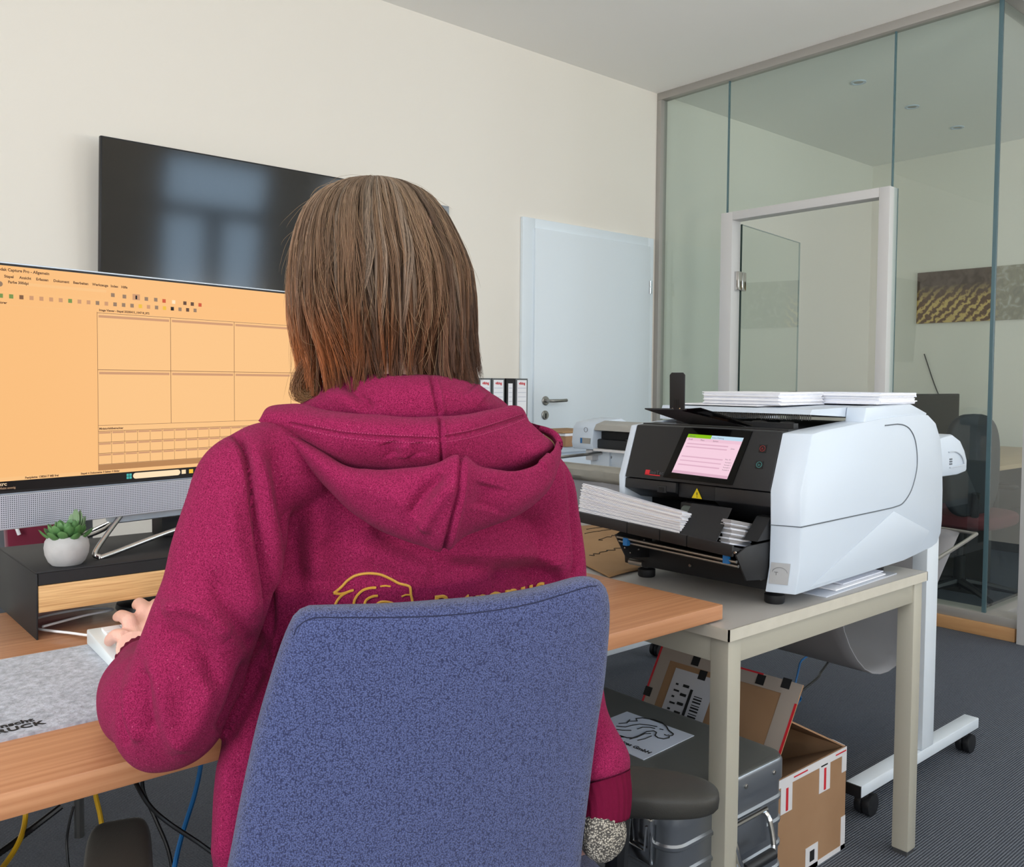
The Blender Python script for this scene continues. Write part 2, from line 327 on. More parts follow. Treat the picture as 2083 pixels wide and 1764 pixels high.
# ------------------------------------------------------------------ the glazed room
for i, (x, y) in enumerate(((5.095, 2.745), (5.797, 2.746), (6.488, 2.747))):
    o = thing('downlight', ['recessed downlight nearest the glass partition', 'middle recessed downlight of three in glazed room ceiling', 'recessed downlight farthest from the glass partition'][i], 'light', (x, y, H), 'recessed downlights in the glazed room')
    MB().lathe((x, y, H), [(.045, 0), (.045, -.005), (.033, -.006), (.028, -.001)], 28).build('rim', M_white, o)
    MB().lathe((x, y, H-.0005), [(.028, -.001), (.001, -.0015)], 24).build('lamp', M_steel, o)
def painting_mat():
    m = mat('painting', srgb(120, 80, 50), .55); nt = m.node_tree; N = nt.nodes; L = nt.links; b = N['Principled BSDF']
    tc = N.new('ShaderNodeTexCoord'); sp = N.new('ShaderNodeSeparateXYZ'); L.new(tc.outputs['Object'], sp.inputs[0])
    wv = N.new('ShaderNodeTexWave'); wv.bands_direction = 'DIAGONAL'; wv.inputs['Scale'].default_value = 8; wv.inputs['Distortion'].default_value = 7; wv.inputs['Detail'].default_value = 6; wv.inputs['Detail Scale'].default_value = 2.5; wv.inputs['Detail Roughness'].default_value = .65; L.new(tc.outputs['Object'], wv.inputs['Vector'])
    n = N.new('ShaderNodeTexNoise'); n.inputs['Scale'].default_value = 14; n.inputs['Detail'].default_value = 8; n.inputs['Distortion'].default_value = 1.5; L.new(tc.outputs['Object'], n.inputs['Vector'])
    def ramp(src, cols):
        r = N.new('ShaderNodeValToRGB'); e = r.color_ramp.elements
        while len(e) < len(cols): e.new(.5)
        for k, (p, c) in enumerate(cols): e[k].position = p; e[k].color = (*srgb(*c), 1)
        L.new(src, r.inputs[0]); return r.outputs[0]
    c1 = ramp(wv.outputs['Fac'], [(0, (92, 60, 34)), (.45, (120, 84, 48)), (.62, (196, 160, 92)), (1, (214, 184, 110))])
    c2 = ramp(n.outputs['Fac'], [(.3, (70, 74, 44)), (.5, (112, 110, 74)), (.62, (150, 146, 128)), (.8, (188, 190, 186))])
    c3 = ramp(n.outputs['Fac'], [(.3, (70, 54, 46)), (.7, (110, 90, 80))])
    def mx(a, b_, f): x = N.new('ShaderNodeMix'); x.data_type = 'RGBA'; L.new(f, x.inputs[0]); L.new(a, x.inputs[6]); L.new(b_, x.inputs[7]); return x.outputs[2]
    def step(src, a, b_, inv=False):
        q = N.new('ShaderNodeMapRange'); q.inputs[1].default_value = a; q.inputs[2].default_value = b_; L.new(src, q.inputs[0]); return q.outputs[0]
    top = mx(c1, c3, step(sp.outputs['Z'], .16, .30))
    L.new(mx(c2, top, step(sp.outputs['Y'], -.02, .06)), b.inputs['Base Color']); return m
o = MB().box((-.02, -.58, 0), (0, .61, .405)).build('painting', painting_mat()); o.location = (XF-.003, 2.68, 1.673); tag(o, 'long brown and olive canvas painting on the glazed room wall', 'painting')
# desk behind glass
o = thing('desk', 'light wood desk behind the glass beside a dark chair', 'desk', (5.9, 2.3, 0))
MB().box((5.12, 1.90, .715), (6.9, 2.75, .74)).build('desk_top', mat('pale_oak', srgb(190, 160, 126), .5, var=(3, srgb(200, 172, 140), .6, (1, 12, 12))), o, bevel=.002)
for x in (5.2, 6.75): MB().box((x, 1.98, 0), (x+.07, 2.66, .715)).build('leg_panel', mat('dark_leg', srgb(60, 60, 60), .5), o)
MB().box((5.27, 2.3, .35), (6.75, 2.32, .715)).build('modesty_panel', M_blackm, o)
o = thing('monitor', 'dark switched-off monitor behind the glass partition', 'monitor', (6.1, 2.72, .74))
MB().box((5.65, 2.69, .82), (6.52, 2.72, 1.12)).build('housing', M_blackm, o, bevel=.004)
MB().box((5.66, 2.687, .83), (6.51, 2.69, 1.11)).build('screen', M_gloss, o)
MB().box((6.03, 2.72, .74), (6.13, 2.75, 1.0)).box((5.95, 2.62, .74), (6.22, 2.80, .752)).build('stand', M_blackm, o)
# office chair behind glass
cx, cy = 4.95, 2.02
o = thing('office_chair', 'dark mesh-backed office chair with maroon seat behind the glass', 'chair', (cx, cy, 0))
def chair_base(o, cx, cy, zs, m, n=5, rot=.3, R=.29):
    for k in range(n):
        a = rot+2*PI*k/n; c, s_ = math.cos(a), math.sin(a)
        MB().tube([(cx+c*.03, cy+s_*.03, .115), (cx+c*.15, cy+s_*.15, .10), (cx+c*R, cy+s_*R, .075)], [.026, .02, .014], 8).build('base_arm', m, o)
        w_ = MB(); px, py = cx+c*R, cy+s_*R
        for q in (-.014, .014): w_.cyl((px-s_*q-s_*.008, py+c*q+c*.008, .027), (px-s_*q+s_*.008, py+c*q-c*.008, .027), .026, 16)
        w_.cyl((px, py, .03), (px, py, .075), .007, 8); w_.build('castor', M_black, o)
    MB().cyl((cx, cy, .09), (cx, cy, .26), .03, 16).cyl((cx, cy, .26), (cx, cy, zs), .018, 14).build('gas_column', M_black, o)
chair_base(o, cx, cy, .42, M_blackm)
def pad(c, ax, ay, az, hx, hy, hz, p=4, n=20, bulge=0):
    """rounded cushion: superellipsoid"""
    rings = []; c = Vector(c); ax, ay, az = Vector(ax), Vector(ay), Vector(az)
    sp = lambda v, e: math.copysign(abs(v)**e, v)
    for i in range(n+1):
        ph = -PI/2+PI*i/n; cz = sp(math.sin(ph), .55); cr = max(sp(math.cos(ph), .35), .02)
        rings.append([c+ax*(hx*cr*sp(math.cos(t), 2/p))+ay*(hy*cr*sp(math.sin(t), 2/p))+az*(hz*cz+bulge*cr) for t in [2*PI*j/40 for j in range(40)]])
    return rings
MB().loft(pad((cx+.08, cy+.02, .46), (1, 0, 0), (0, 1, 0), (0, 0, 1), .25, .24, .045)).build('seat', mat('maroon_seat', srgb(96, 44, 50), .85), o)
MB().box((cx-.1, cy-.1, .40), (cx+.18, cy+.12, .43)).build('seat_plate', M_blackm, o, bevel=.01)
A = Vector((math.cos(YAW-.5), -math.sin(YAW-.5), 0)); Nn = Vector((A.y, -A.x, 0))
MB().loft(pad(Vector((cx-.10, cy-.09, .76)), A, (0, 0, 1), Nn, .22, .27, .03, p=3)).build('backrest', mat('dark_mesh', srgb(36, 40, 46), .7), o)
MB().tube([(cx, cy, .42), (cx-.12, cy-.12, .45), (cx-.16, cy-.14, .62)], .02, 8).build('back_post', M_blackm, o)
for s_ in (-1, 1):
    p_ = Vector((cx+.06, cy, .62))+Vector((A.x, A.y, 0))*s_*.27
    MB().tube([p_-Vector((0, 0, .2)), p_], .015, 8).loft(pad(p_, Nn, A, (0, 0, 1), .12, .035, .015)).build('armrest', M_blackm, o)
MB().tube(crom([at(1880, 720, x=XF-.01), at(1900, 780, x=XF-.01), at(1920, 830, x=XF-.01), Vector((XF-.03, 2.9, .6))], 6), .004, 6).build('wall_cable', M_blackcab)
tag(bpy.data.objects['wall_cable'], 'thin dark cable running down the wall under the painting', 'cable')
# ------------------------------------------------------------------ TV, calendar
TT = math.radians(3.5)
o = thing('television', 'large black flat television tilted forward on the back wall', 'television', (1.64, YB, 1.7))
def TV(x, y, z):   # y outwards from screen plane (towards room negative), z from bottom
    return Vector((1.022+x, 3.612-math.sin(TT)*z+y*math.cos(TT)-.0, 1.378+math.cos(TT)*z+y*math.sin(TT)))
MB().box((0, 0, 0), (1.235, .022, .711), TV).build('housing', M_black, o, bevel=.003)
MB().box((.006, -.001, .012), (1.229, 0, .705), TV).build('screen', mat('tv_screen', srgb(7, 7, 8), .10, spec=.9), o)
MB().box((.35, .022, .15), (.9, .05, .55), TV).build('rear_bulge', M_black, o, bevel=.01)
MB().box((1.45, 3.64, 1.6), (1.85, YB-.002, 1.9)).build('wall_bracket', M_blackm, o)
o = thing('wall_calendar', 'grey wall calendar hanging partly behind the head', 'calendar', (2.57, YB, 2.07))
MB().box((2.42, YB-.012, 1.66), (2.737, YB-.002, 2.072)).build('sheet', mat('calendar_grey', srgb(140, 146, 154), .6), o)
MB().box((2.42, YB-.013, 1.93), (2.737, YB-.012, 2.06)).build('picture', mat('calendar_picture', srgb(112, 118, 128), .6, var=(9, srgb(160, 166, 172), .5)), o)
MB().box((2.42, YB-.014, 1.66), (2.737, YB-.0125, 1.93)).build('days', M_paper, o)
# ------------------------------------------------------------------ sideboard, binders, brown stack
o = thing('sideboard', 'low white sideboard under the ring binders', 'sideboard', (2.6, 3.25, 0))
MB().box((1.9, 3.02, 0), (3.16, 3.52, .845)).build('body', M_white, o, bevel=.002)
MB().box((1.88, 3.0, .845), (3.18, 3.54, .872)).build('top', M_white, o, bevel=.002)
for i in range(3): 
    x = 1.92+i*.415; f = MB().box((x, 3.0, .06), (x+.405, 3.02, .835)).build('door', M_white, o, bevel=.002)
    MB().box((x+.36, 2.985, .45), (x+.37, 3.0, .6)).build('handle', M_steel, f)
names = ['ring binder with white spine left of the row by the head', 'white-spined ring binder second from the left', 'narrow black ring binder between white-spined ones', 'white-spined ring binder nearest the white door']
spec_ = [(2.67, .075, 0), (2.752, .078, 0), (2.842, .052, 1), (2.905, .078, 0)]
for (x, wd, k), nm in zip(spec_, names):
    o = thing('ring_binder', nm, 'binder', (x+wd/2, 3.45, .872), 'ring binders on the sideboard')
    mb = MB(); mb.box((x, 3.345, .873), (x+wd, 3.355, 1.193)); mb.box((x, 3.355, .873), (x+.003, 3.535, 1.193)); mb.box((x+wd-.003, 3.355, .873), (x+wd, 3.535, 1.193)); mb.build('cover', mat('binder_grey', srgb(96, 100, 102) if not k else srgb(20, 20, 22), .6), o)
    MB().box((x+.006, 3.36, .88), (x+wd-.006, 3.53, 1.17)).build('pages', M_paper, o)
    q = .008 if not k else .012
    lb = MB().box((x+q, 3.3435, .9), (x+wd-q, 3.345, 1.185 if not k else 1.168)).build('spine_label', M_paper, o)
    if not k: text('lettering', 'viking', (x+.018, 3.343, 1.163), (1, 0, 0), (0, 0, 1), .018, M_red, lb, bold=.0006)
    ln = MB()
    for z in (1.145, 1.122, 1.10, 1.078): ln.box((x+q+.004, 3.343, z), (x+wd-q-.004, 3.3435, z+.0012))
    ln.build('ruled_lines', mat('ruling', srgb(120, 128, 170), .7), lb)
    MB().tube([(x+wd/2+.012*math.cos(t), 3.342, .93+.012*math.sin(t)) for t in [2*PI*j/16 for j in range(17)]], .002, 6).build('finger_ring', M_steel, o)
# papers on the corner of the sideboard
for i, (x0, y0, x1, y1, z, h, m_, nm, lb) in enumerate(((2.9, 2.98, 3.165, 3.25, .872, .05, M_card, 'cardboard_box', 'flat brown cardboard box on the end of the sideboard'), (2.88, 2.98, 3.16, 3.24, .936, .008, M_kraft, 'envelope', 'bulging manila envelope lying on papers left of the plotter'))):
    o = MB().box((x0, y0, z), (x1, y1, z+h)).build(nm, m_, bevel=.003); tag(o, lb, 'box' if i == 0 else 'envelope')
o = MB().box((2.9, 2.985, .922), (3.162, 3.24, .9355)).build('paper_stack', M_paper, bevel=.002); tag(o, 'thin stack of papers between brown box and envelope', 'papers')
# ------------------------------------------------------------------ desk
ZD = .745; YD = 1.025
o = thing('desk', 'beech-coloured office desk with felt mat and monitor riser', 'desk', (.3, 1.4, 0))
MB().box((-1.1, YD, .716), (1.43, YD+.80, ZD)).build('desk_top', M_wood, o, bevel=.0018)
M_frame = mat('grey_white_frame', srgb(190, 202, 214), .35)
for x in (-1.0, 1.02):
    MB().box((x, 1.38, .03), (x+.06, 1.46, .69)).build('leg', M_blackm, o, bevel=.004)
    MB().box((x-.0, 1.09, 0), (x+.06, 1.76, .03)).build('foot', M_blackm, o, bevel=.006)
MB().box((-1.0, 1.40, .66), (1.08, 1.44, .70)).build('crossbeam', M_blackm, o)
MB().box((-1.0, 1.36, .30), (.42, 1.42, .37)).build('cable_tray', M_blackm, o)
MB().box((.75, 1.10, .700), (1.30, 1.16, .7155)).build('support_bracket', M_frame, o, bevel=.002)
# felt mat
o = thing('desk_mat', 'grey felt desk mat with printed black lettering', 'mat', (-.1, 1.33, ZD))
mt = MB(); mt.box((-.42, 1.172, ZD), (.66, 1.508, ZD+.004)).build('felt', M_felt, o)
fz = ZD+.0045
text('lettering', 'ihr wünscht', (.262, 1.208, fz), (1, .0, 0), (0, 1, 0), .017, M_ink, o, align='RIGHT', bold=.0004)
text('lettering', 'ER DRUCK', (.270, 1.190, fz), (1, .0, 0), (0, 1, 0), .0185, M_ink, o, align='RIGHT', bold=.0005, spacing=1.1)
# keyboard
o = thing('keyboard', 'white corded keyboard under the left hand', 'keyboard', (.6, 1.39, ZD))
def KB(x, y, z):
    a = math.radians(3); return Vector((.392+x*math.cos(a)+y*math.sin(a), 1.275-x*math.sin(a)+y*math.cos(a), z))
zk = ZD+.004
kb = MB().prism([KB(0, 0, zk), KB(0, .235, zk), KB(0, .235, zk+.024), KB(0, 0, zk+.013)], KB(.45, 0, 0)-KB(0, 0, 0)).build('case', mat('keyboard_white', srgb(232, 240, 242), .3), o, bevel=.002)
M_key = mat('key_white', srgb(240, 240, 242), .45)
for r in range(6):
    for c in range(15):
        if (r, c) == (0, 0) or c < 14.5:
            y = .055+r*.0275; x = .018+c*.0278; z = zk+.013+.011*(y/.235)
            if c > 14: continue
            kx = MB().prism([KB(x, y, z), KB(x+.025, y, z), KB(x+.025, y+.024, z+.001), KB(x, y+.024, z+.001)], (0, 0, .005)); kx.build('key', M_key, o)
MB().prism([KB(.438, .05, zk+.012), KB(.445, .05, zk+.012), KB(.445, .2, zk+.020), KB(.438, .2, zk+.02)], (0, 0, .003)).build('trim', M_key, o)
o = MB().tube(crom([KB(.06, .232, ZD+.018), KB(.02, .255, ZD+.010), (.40, 1.585, ZD+.006), (.36, 1.66, ZD+.006), (.33+.05, 1.72, ZD+.006), (.46, 1.735, ZD+.006), (.50, 1.70, ZD+.006), (.44, 1.67, ZD+.01), (.37, 1.64, ZD+.010)], 10), .0022, 8).build('keyboard_cable', M_whitecab)
tag(o, 'white keyboard cable looping under the monitor riser', 'cable')
# riser
o = thing('monitor_riser', 'black metal monitor riser with bamboo drawer front', 'riser', (.62, 1.73, ZD))
RX0, RX1, RY0, RY1, RZ = .351, .90, 1.597, 1.875, .857
MB().box((RX0, RY0, RZ-.003), (RX1, RY1, RZ)).build('top', M_blackm, o, bevel=.001)
for x in (RX0, RX1-.003): MB().box((x, RY0, ZD), (x+.003, RY1, RZ-.003)).build('side_panel', M_blackm, o, bevel=.0008)
MB().box((RX0+.004, RY0, RZ-.022), (RX1-.004, RY0+.003, RZ-.003)).build('front_lip', M_blackm, o)
dr = MB().box((RX0+.004, RY0+.001, RZ-.068), (RX1-.004, RY0+.013, RZ-.0235)).build('drawer_front', M_bamboo, o, bevel=.0008)
MB().box((RX0+.006, RY0+.013, RZ-.066), (RX1-.006, RY1-.02, RZ-.030)).build('drawer_box', M_blackm, o)
o = thing('round_black_disc', 'flat black round puck on the desk under the riser', 'puck', (.55, 1.70, ZD))
MB().lathe((.565, 1.70, ZD), [(.055, 0), (.058, .004), (.056, .012), (.04, .016), (.001, .016)], 32).build('disc', M_black, o)
# plant
o = thing('potted_succulent', 'small green succulent in a round white concrete pot', 'plant', (.405, 1.640, RZ))
pc = Vector((.409, 1.640, RZ))
MB().lathe(pc, [(.0235, 0), (.029, .006), (.034, .018), (.0355, .030), (.034, .040), (.029, .0485), (.0265, .0495), (.0255, .045), (.001, .044)], 40).build('pot', M_concrete, o)
MB().lathe(pc, [(.0265, .0455), (.001, .0462)], 20).build('soil', mat('soil', srgb(60, 46, 36), .95, bump=(400, .9, .003)), o)
def leaf(base, az, el, L_, W, m):
    d = Vector((math.cos(az)*math.cos(el), math.sin(az)*math.cos(el), math.sin(el))); s = Vector((-math.sin(az), math.cos(az), 0)); n = d.cross(s)
    if n.z < 0: n = -n
    rings = []
    for i in range(9):
        t = i/8; w_ = W*(math.sin(PI*min(t*.62+.12, 1))**1.0)*(1 if t < .75 else math.sqrt(max(1-((t-.75)/.25)**2, .001))); c = Vector(base)+d*(L_*t)+n*(-.15*L_*math.sin(PI*t))+n*(.18*L_*t*t)
        rings.append([c+s*(w_*math.cos(q))+n*(w_*.32*math.sin(q)+w_*.25*math.cos(q)**2) for q in [2*PI*j/10 for j in range(10)]])
    return MB().loft(rings).build('leaf', m, o)
k = 0
for ring, (n_, el, L_, W, rr) in enumerate(((10, .22, .036, .0082, .007), (9, .5, .033, .008, .006), (7, .85, .026, .0068, .004), (4, 1.2, .019, .005, .002))):
    for j in range(n_):
        a = 2*PI*(j+ring*.5)/n_+random.uniform(-.15, .15); b_ = pc+Vector((math.cos(a)*rr, math.sin(a)*rr, .046+ring*.0025)); leaf(b_, a, el+random.uniform(-.08, .1), L_*random.uniform(.92, 1.1), W, M_leaf)
for j in range(7):
    a = .6+random.uniform(-.9, .9); b_ = pc+Vector((.008, .006, .05)); leaf(b_, a, .9+random.uniform(-.25, .3), random.uniform(.034, .044), .0052, M_leafb)
# pen holder
o = thing('pen_holder', 'black mesh pen cup behind the monitor stand', 'pen holder', (.69, 1.835, RZ))
MB().lathe((.69, 1.835, RZ), [(.034, 0), (.036, .09), (.034, .09), (.032, .004), (.001, .004)], 32).build('cup', M_blackm, o)
MB().box((.625, 1.80, RZ), (.66, 1.86, RZ+.085)).build('side_compartment', M_blackm, o, bevel=.002)
for dx, dy, c, nm, lb in ((-.012, -.015, M_bluec, 'pen', 'blue pen standing in the black pen cup'), (.012, -.012, M_yellow, 'pencil', 'yellow pencil standing in the black pen cup'), (-.024, 0, M_whitecab, 'pen', 'white pen standing in the black pen cup'), (-.04, -.02, M_whitecab, 'pen', 'white pen left of the black pen cup')):
    x, y = .69+dx, 1.835+dy
    p = MB().tube([(x, y, RZ+.006), (x+dx*.6, y-.005, RZ+.11), (x+dx*.7, y-.006, RZ+.118)], [.0038, .0038, .001], 8).build(nm, c); tag(p, lb, nm)
# things behind the riser, on the back of the desk
o = thing('wall_pouch', 'maroon fabric pouch with white clip behind the plant', 'pouch', (.45, 2.5, .6))
P0, P1, P2, P3 = at(10, 1064, y=2.3), at(160, 1052, y=2.3), at(158, 1100, y=2.3), at(18, 1112, y=2.3)
P0.z += .06; P1.z += .06; P3.z -= .05; P2.z -= .05
MB().prism([P0, P1, P2, P3], (0, .04, 0)).build('pouch', M_maroon, o, bevel=.006)
q = at(35, 1076, y=2.29); MB().cyl(q+Vector((-.005, 0, .014)), q+Vector((.004, 0, -.014)), .004, 8).build('clip', M_whitecab, o)
o = thing('chair_back', 'grey chair back standing behind the desk', 'chair', (.42, 2.45, 0))
a_, b_ = at(-60, 1060, y=2.42), at(178, 1060, y=2.42)
MB().box((a_.x, 2.36, .52), (b_.x, 2.40, .86)).build('backrest', mat('grey_upholstery', srgb(92, 94, 98), .9), o, bevel=.015)
MB().box((a_.x, 2.38, .42), (b_.x, 2.86, .47)).build('seat', mat('grey_upholstery_seat', srgb(92, 94, 98), .9), o, bevel=.015)
for x in (a_.x+.03, b_.x-.03):
    for y in (2.41, 2.82): MB().cyl((x, y, 0), (x, y, .43), .012, 10).build('leg', M_steel, o)
    MB().cyl((x, 2.40, .44), (x, 2.385, .6), .012, 10).build('back_post', M_steel, o)
# ------------------------------------------------------------------ monitor
bq = math.radians(10.7); MU = Vector((math.cos(bq), math.sin(bq), 0)); MN = Vector((-math.sin(bq), math.cos(bq), 0)); MO = Vector((.5, 1.72, 0))
o = thing('monitor', 'large desktop monitor showing orange scanning software above perforated speaker bar', 'monitor', (.62, 1.75, RZ))
def MT(u, n, z): return MO+MU*u+MN*n+Vector((0, 0, z))
UL, UR, ZT = -.203, .455, 1.3625
M_mon = mat('monitor_silver', srgb(176, 178, 186), .4, metal=.2)
MB().box((UL-.004, 0, .979), (UR+.004, .014, ZT+.004), MT).build('bezel', M_black, o, bevel=.002)
MB().box((UL-.006, .004, .976), (UR+.006, .022, ZT+.007), MT).build('rear_shell', M_white, o, bevel=.004)
# speaker bar with real perforations (dark dots sunk in recesses) -> fine mesh as one stuff part
def perf_mat():
    m = mat('speaker_mesh', srgb(170, 172, 184), .45, metal=.1); nt = m.node_tree; N = nt.nodes; L = nt.links; b = N['Principled BSDF']
    uv = N.new('ShaderNodeUVMap'); sp = N.new('ShaderNodeSeparateXYZ'); L.new(uv.outputs[0], sp.inputs[0]); ds = []
    for ax in 'XY':
        f = N.new('ShaderNodeMath'); f.operation = 'FRACT'; L.new(sp.outputs[ax], f.inputs[0])
        s = N.new('ShaderNodeMath'); s.operation = 'SUBTRACT'; s.inputs[1].default_value = .5; L.new(f.outputs[0], s.inputs[0])
        p = N.new('ShaderNodeMath'); p.operation = 'POWER'; p.inputs[1].default_value = 2; L.new(s.outputs[0], p.inputs[0])
        ab = N.new('ShaderNodeMath'); ab.operation = 'MULTIPLY'; L.new(s.outputs[0], ab.inputs[0]); L.new(s.outputs[0], ab.inputs[1]); ds.append(ab)
    ad = N.new('ShaderNodeMath'); ad.operation = 'ADD'; L.new(ds[0].outputs[0], ad.inputs[0]); L.new(ds[1].outputs[0], ad.inputs[1])
    r = N.new('ShaderNodeValToRGB'); r.color_ramp.elements[0].position = .06; r.color_ramp.elements[1].position = .10
    r.color_ramp.elements[0].color = (*srgb(58, 60, 70), 1); r.color_ramp.elements[1].color = (*srgb(178, 180, 192), 1)
    L.new(ad.outputs[0], r.inputs[0]); L.new(r.outputs[0], b.inputs['Base Color']); return m
sb = MB().box((UL-.006, -.006, .918), (UR+.006, .03, .977), MT).build('speaker_bar', M_mon, o, bevel=.002)
gr = MB().quad(MT(UL-.004, -.0065, .9205), MT(UR+.004, -.0065, .9205), MT(UR+.004, -.0065, .976), MT(UL-.004, -.0065, .976)).build('speaker_grille', perf_mat(), sb)
uvl = gr.data.uv_layers.new(name='UV'); S_ = 1/.0034
for lp, c in zip(gr.data.loops, range(4)):
    p = Vector(gr.data.vertices[lp.vertex_index].co)+Vector(gr['_org'])-MO; uvl.data[c].uv = (p.dot(MU)*S_, p.z*S_)
MB().lathe(MT(.235, -.0065, .952), [(.011, 0), (.011, -.001), (.009, -.0015), (.001, -.0015)], 24, MN).build('badge', M_black, sb)
# screen and its picture
def em(name, r, g, b, s=1.0): return mat(name, (0, 0, 0), .4, emit=srgb(r, g, b), estr=s, spec=.25)
E_or = em('screen_orange', 250, 190, 124); E_lt = em('screen_light_orange', 250, 195, 132); E_gr = em('screen_header', 205, 152, 112); E_br = em('screen_brown', 182, 130, 82)
E_ln = em('screen_line', 128, 90, 62); E_tx = em('screen_text', 96, 66, 48); E_bk = em('screen_black', 14, 10, 12); E_gn = em('icon_green', 120, 146, 76); E_rd = em('icon_red', 206, 84, 48); E_tl = em('icon_teal', 70, 176, 168); E_ye = em('icon_yellow', 240, 190, 60); E_gy = em('icon_grey', 150, 122, 98); E_wh = em('icon_white', 255, 226, 186)
SW, SH, Z0 = UR-UL, ZT-.9835, .9835
scn = MB().quad(MT(UL, -.0003, Z0), MT(UR, -.0003, Z0), MT(UR, -.0003, ZT), MT(UL, -.0003, ZT)).build('screen', E_or, o, smooth=False)
def rects(name, m, L_, dn=.0006):
    mb = MB()
    for (u0, z0, u1, z1) in L_: mb.quad(MT(u0, -dn, z0), MT(u1, -dn, z0), MT(u1, -dn, z1), MT(u0, -dn, z1))
    return mb.build(name, m, scn, smooth=False)
zb = Z0+.0232
rects('taskbar', E_bk, [(UL, Z0, UR, Z0+.0165)]); rects('status_strip', E_lt, [(UL, Z0+.0165, UR, zb)])
ux0 = -.018; 
rects('viewer_grid', E_lt, [(ux0, zb, UR, 1.2955)], .0005)
cols = [-.018, .126, .268, .411, .455]
ln = []; hd = []
for r_, (zt, zm) in enumerate(((1.2925, 1.1906), (1.1895, 1.089))):
    for a, b in zip(cols, cols[1:]):
        hd.append((a+.003, zt-.007, b-.003, zt-.0025))
ln += [(ux0, 1.2935, UR, 1.2943), (ux0, 1.1902, UR, 1.1912), (ux0, 1.0887, UR, 1.0894), (ux0, zb, ux0+.0008, 1.2955)]
for c in cols[1:]: ln.append((c-.0005, 1.089, c+.0005, 1.294))
x = ux0; k = 0
zs = [1.0784, 1.0581, 1.0378, 1.0175]
while x < UR-.02:
    for z in zs[:3]: hd.append((x+.0015, z-.0045, x+.0235, z-.0012))
    ln.append((x+.0245, 1.0175, x+.0251, 1.0784)); x += .0252
for z in zs: ln.append((ux0, z-.0004, UR, z+.0004))
rects('pane_headers', E_gr, hd, .0008)['kind'] = 'stuff'; rects('pane_lines', E_ln, ln, .0009)['kind'] = 'stuff'; rects('lower_band', E_br, [(ux0, 1.0065, UR, 1.0168)], .0008)
rects('toolbar_bands', E_lt, [(UL, 1.318, UR, 1.3185), (-.155, 1.3315, .0, 1.3365), (UL, 1.2965, ux0, 1.297)], .0005)
def stx(body, u, z, s, m=E_tx): text('menu_text', body, MT(u, -.0008, z), MU, (0, 0, 1), s, m, scn, ext=0, bold=.0002)
stx('Kodak Capture Pro - Allgemein', -.188, 1.3535, .0068)
u = -.196
for wd, adv in (('Datei', .022), ('Stapel', .024), ('Ansicht', .027), ('Erfassen', .029), ('Dokument', .034), ('Bearbeiten', .034), ('Werkzeuge', .034), ('Index', .020), ('Hilfe', .02)):
    stx(wd, u, 1.3425, .0062); u += adv
stx('Farbe 300dpi', -.168, 1.3335, .0062); stx('Job Explorer', -.199, 1.2985, .0056); stx('Image Viewer - Stapel 20200415_104718_872', -.014, 1.2975, .0052)
stx('Miniaturbildbetrachter', -.016, 1.0815, .005); stx('Festplatte: 1382617 MB frei', -.145, Z0+.0185, .005); stx('Stapel: 6 Dokumente: 0 Seiten: 0 Bilder', -.05, Z0+.0185, .0045); stx('Filter: Aus', .185, Z0+.0185, .005)
stx('12°C', -.186, Z0+.0095, .0055, E_wh); stx('Meist sonnig', -.186, Z0+.0035, .005, E_gy)
ic = [(-.196, E_rd), ]
def disc(m, u, z, r, name='icon'):
    mb = MB(); mb.quad(*[MT(u+r*math.cos(t), -.0012, z+r*math.sin(t)) for t in [2*PI*j/14 for j in range(14)]]); return mb.build(name, m, scn, smooth=False)
disc(E_rd, -.196, Z0+.008, .0045); disc(E_gn, -.199, 1.331, .004); disc(E_gy, -.181, 1.331, .0045)
for (u, z, m) in ((.012, 1.3285, E_gy), (.034, 1.3275, E_gy), (.096, 1.3265, E_gy), (.157, 1.3245, E_tx), (.173, 1.324, E_tx), (.19, 1.3235, E_rd), (.113, 1.3255, E_rd), (.077, 1.3265, E_gy), (.133, 1.325, E_wh)):
    rects('icon', m, [(u-.0038, z-.0038, u+.0032, z+.0032)], .0011)
rects('icon', E_bk, [(.055, 1.324, .0585, 1.331)], .0012); rects('icon_frame', E_gr, [(.0495, 1.3225, .064, 1.3335)], .001)
cc = [E_rd, E_gn, E_gn, E_ln, E_gr, E_gr, E_gr, E_gr, E_gn, E_gr, E_gr, E_gy, E_gr, E_gy, E_gy, E_gy, E_ye, E_gr, E_gy, E_ye, E_bk, E_gy, E_tx, E_gy]
for i, m in enumerate(cc):
    u = -.196+i*.0163; rects('icon', m, [(u-.0035, 1.3115-.0035, u+.0032, 1.3115+.0035)], .0011)
rects('start_icon', E_tl, [(.035, Z0+.0035, .0395, Z0+.008), (.0405, Z0+.0035, .045, Z0+.008), (.035, Z0+.0088, .0395, Z0+.0133), (.0405, Z0+.0088, .045, Z0+.0133)], .0011)
rects('search_field', E_wh, [(.053, Z0+.0028, .139, Z0+.0138)], .0011); disc(E_wh, .053, Z0+.0083, .0055); disc(E_wh, .139, Z0+.0083, .0055)
stx('Suche', .067, Z0+.0058, .0062)
for u, m in ((.152, E_wh), (.168, E_ye), (.184, E_rd), (.2, E_tl), (.216, E_wh)): rects('icon', m, [(u-.0045, Z0+.0045, u+.0045, Z0+.0125)], .0011)
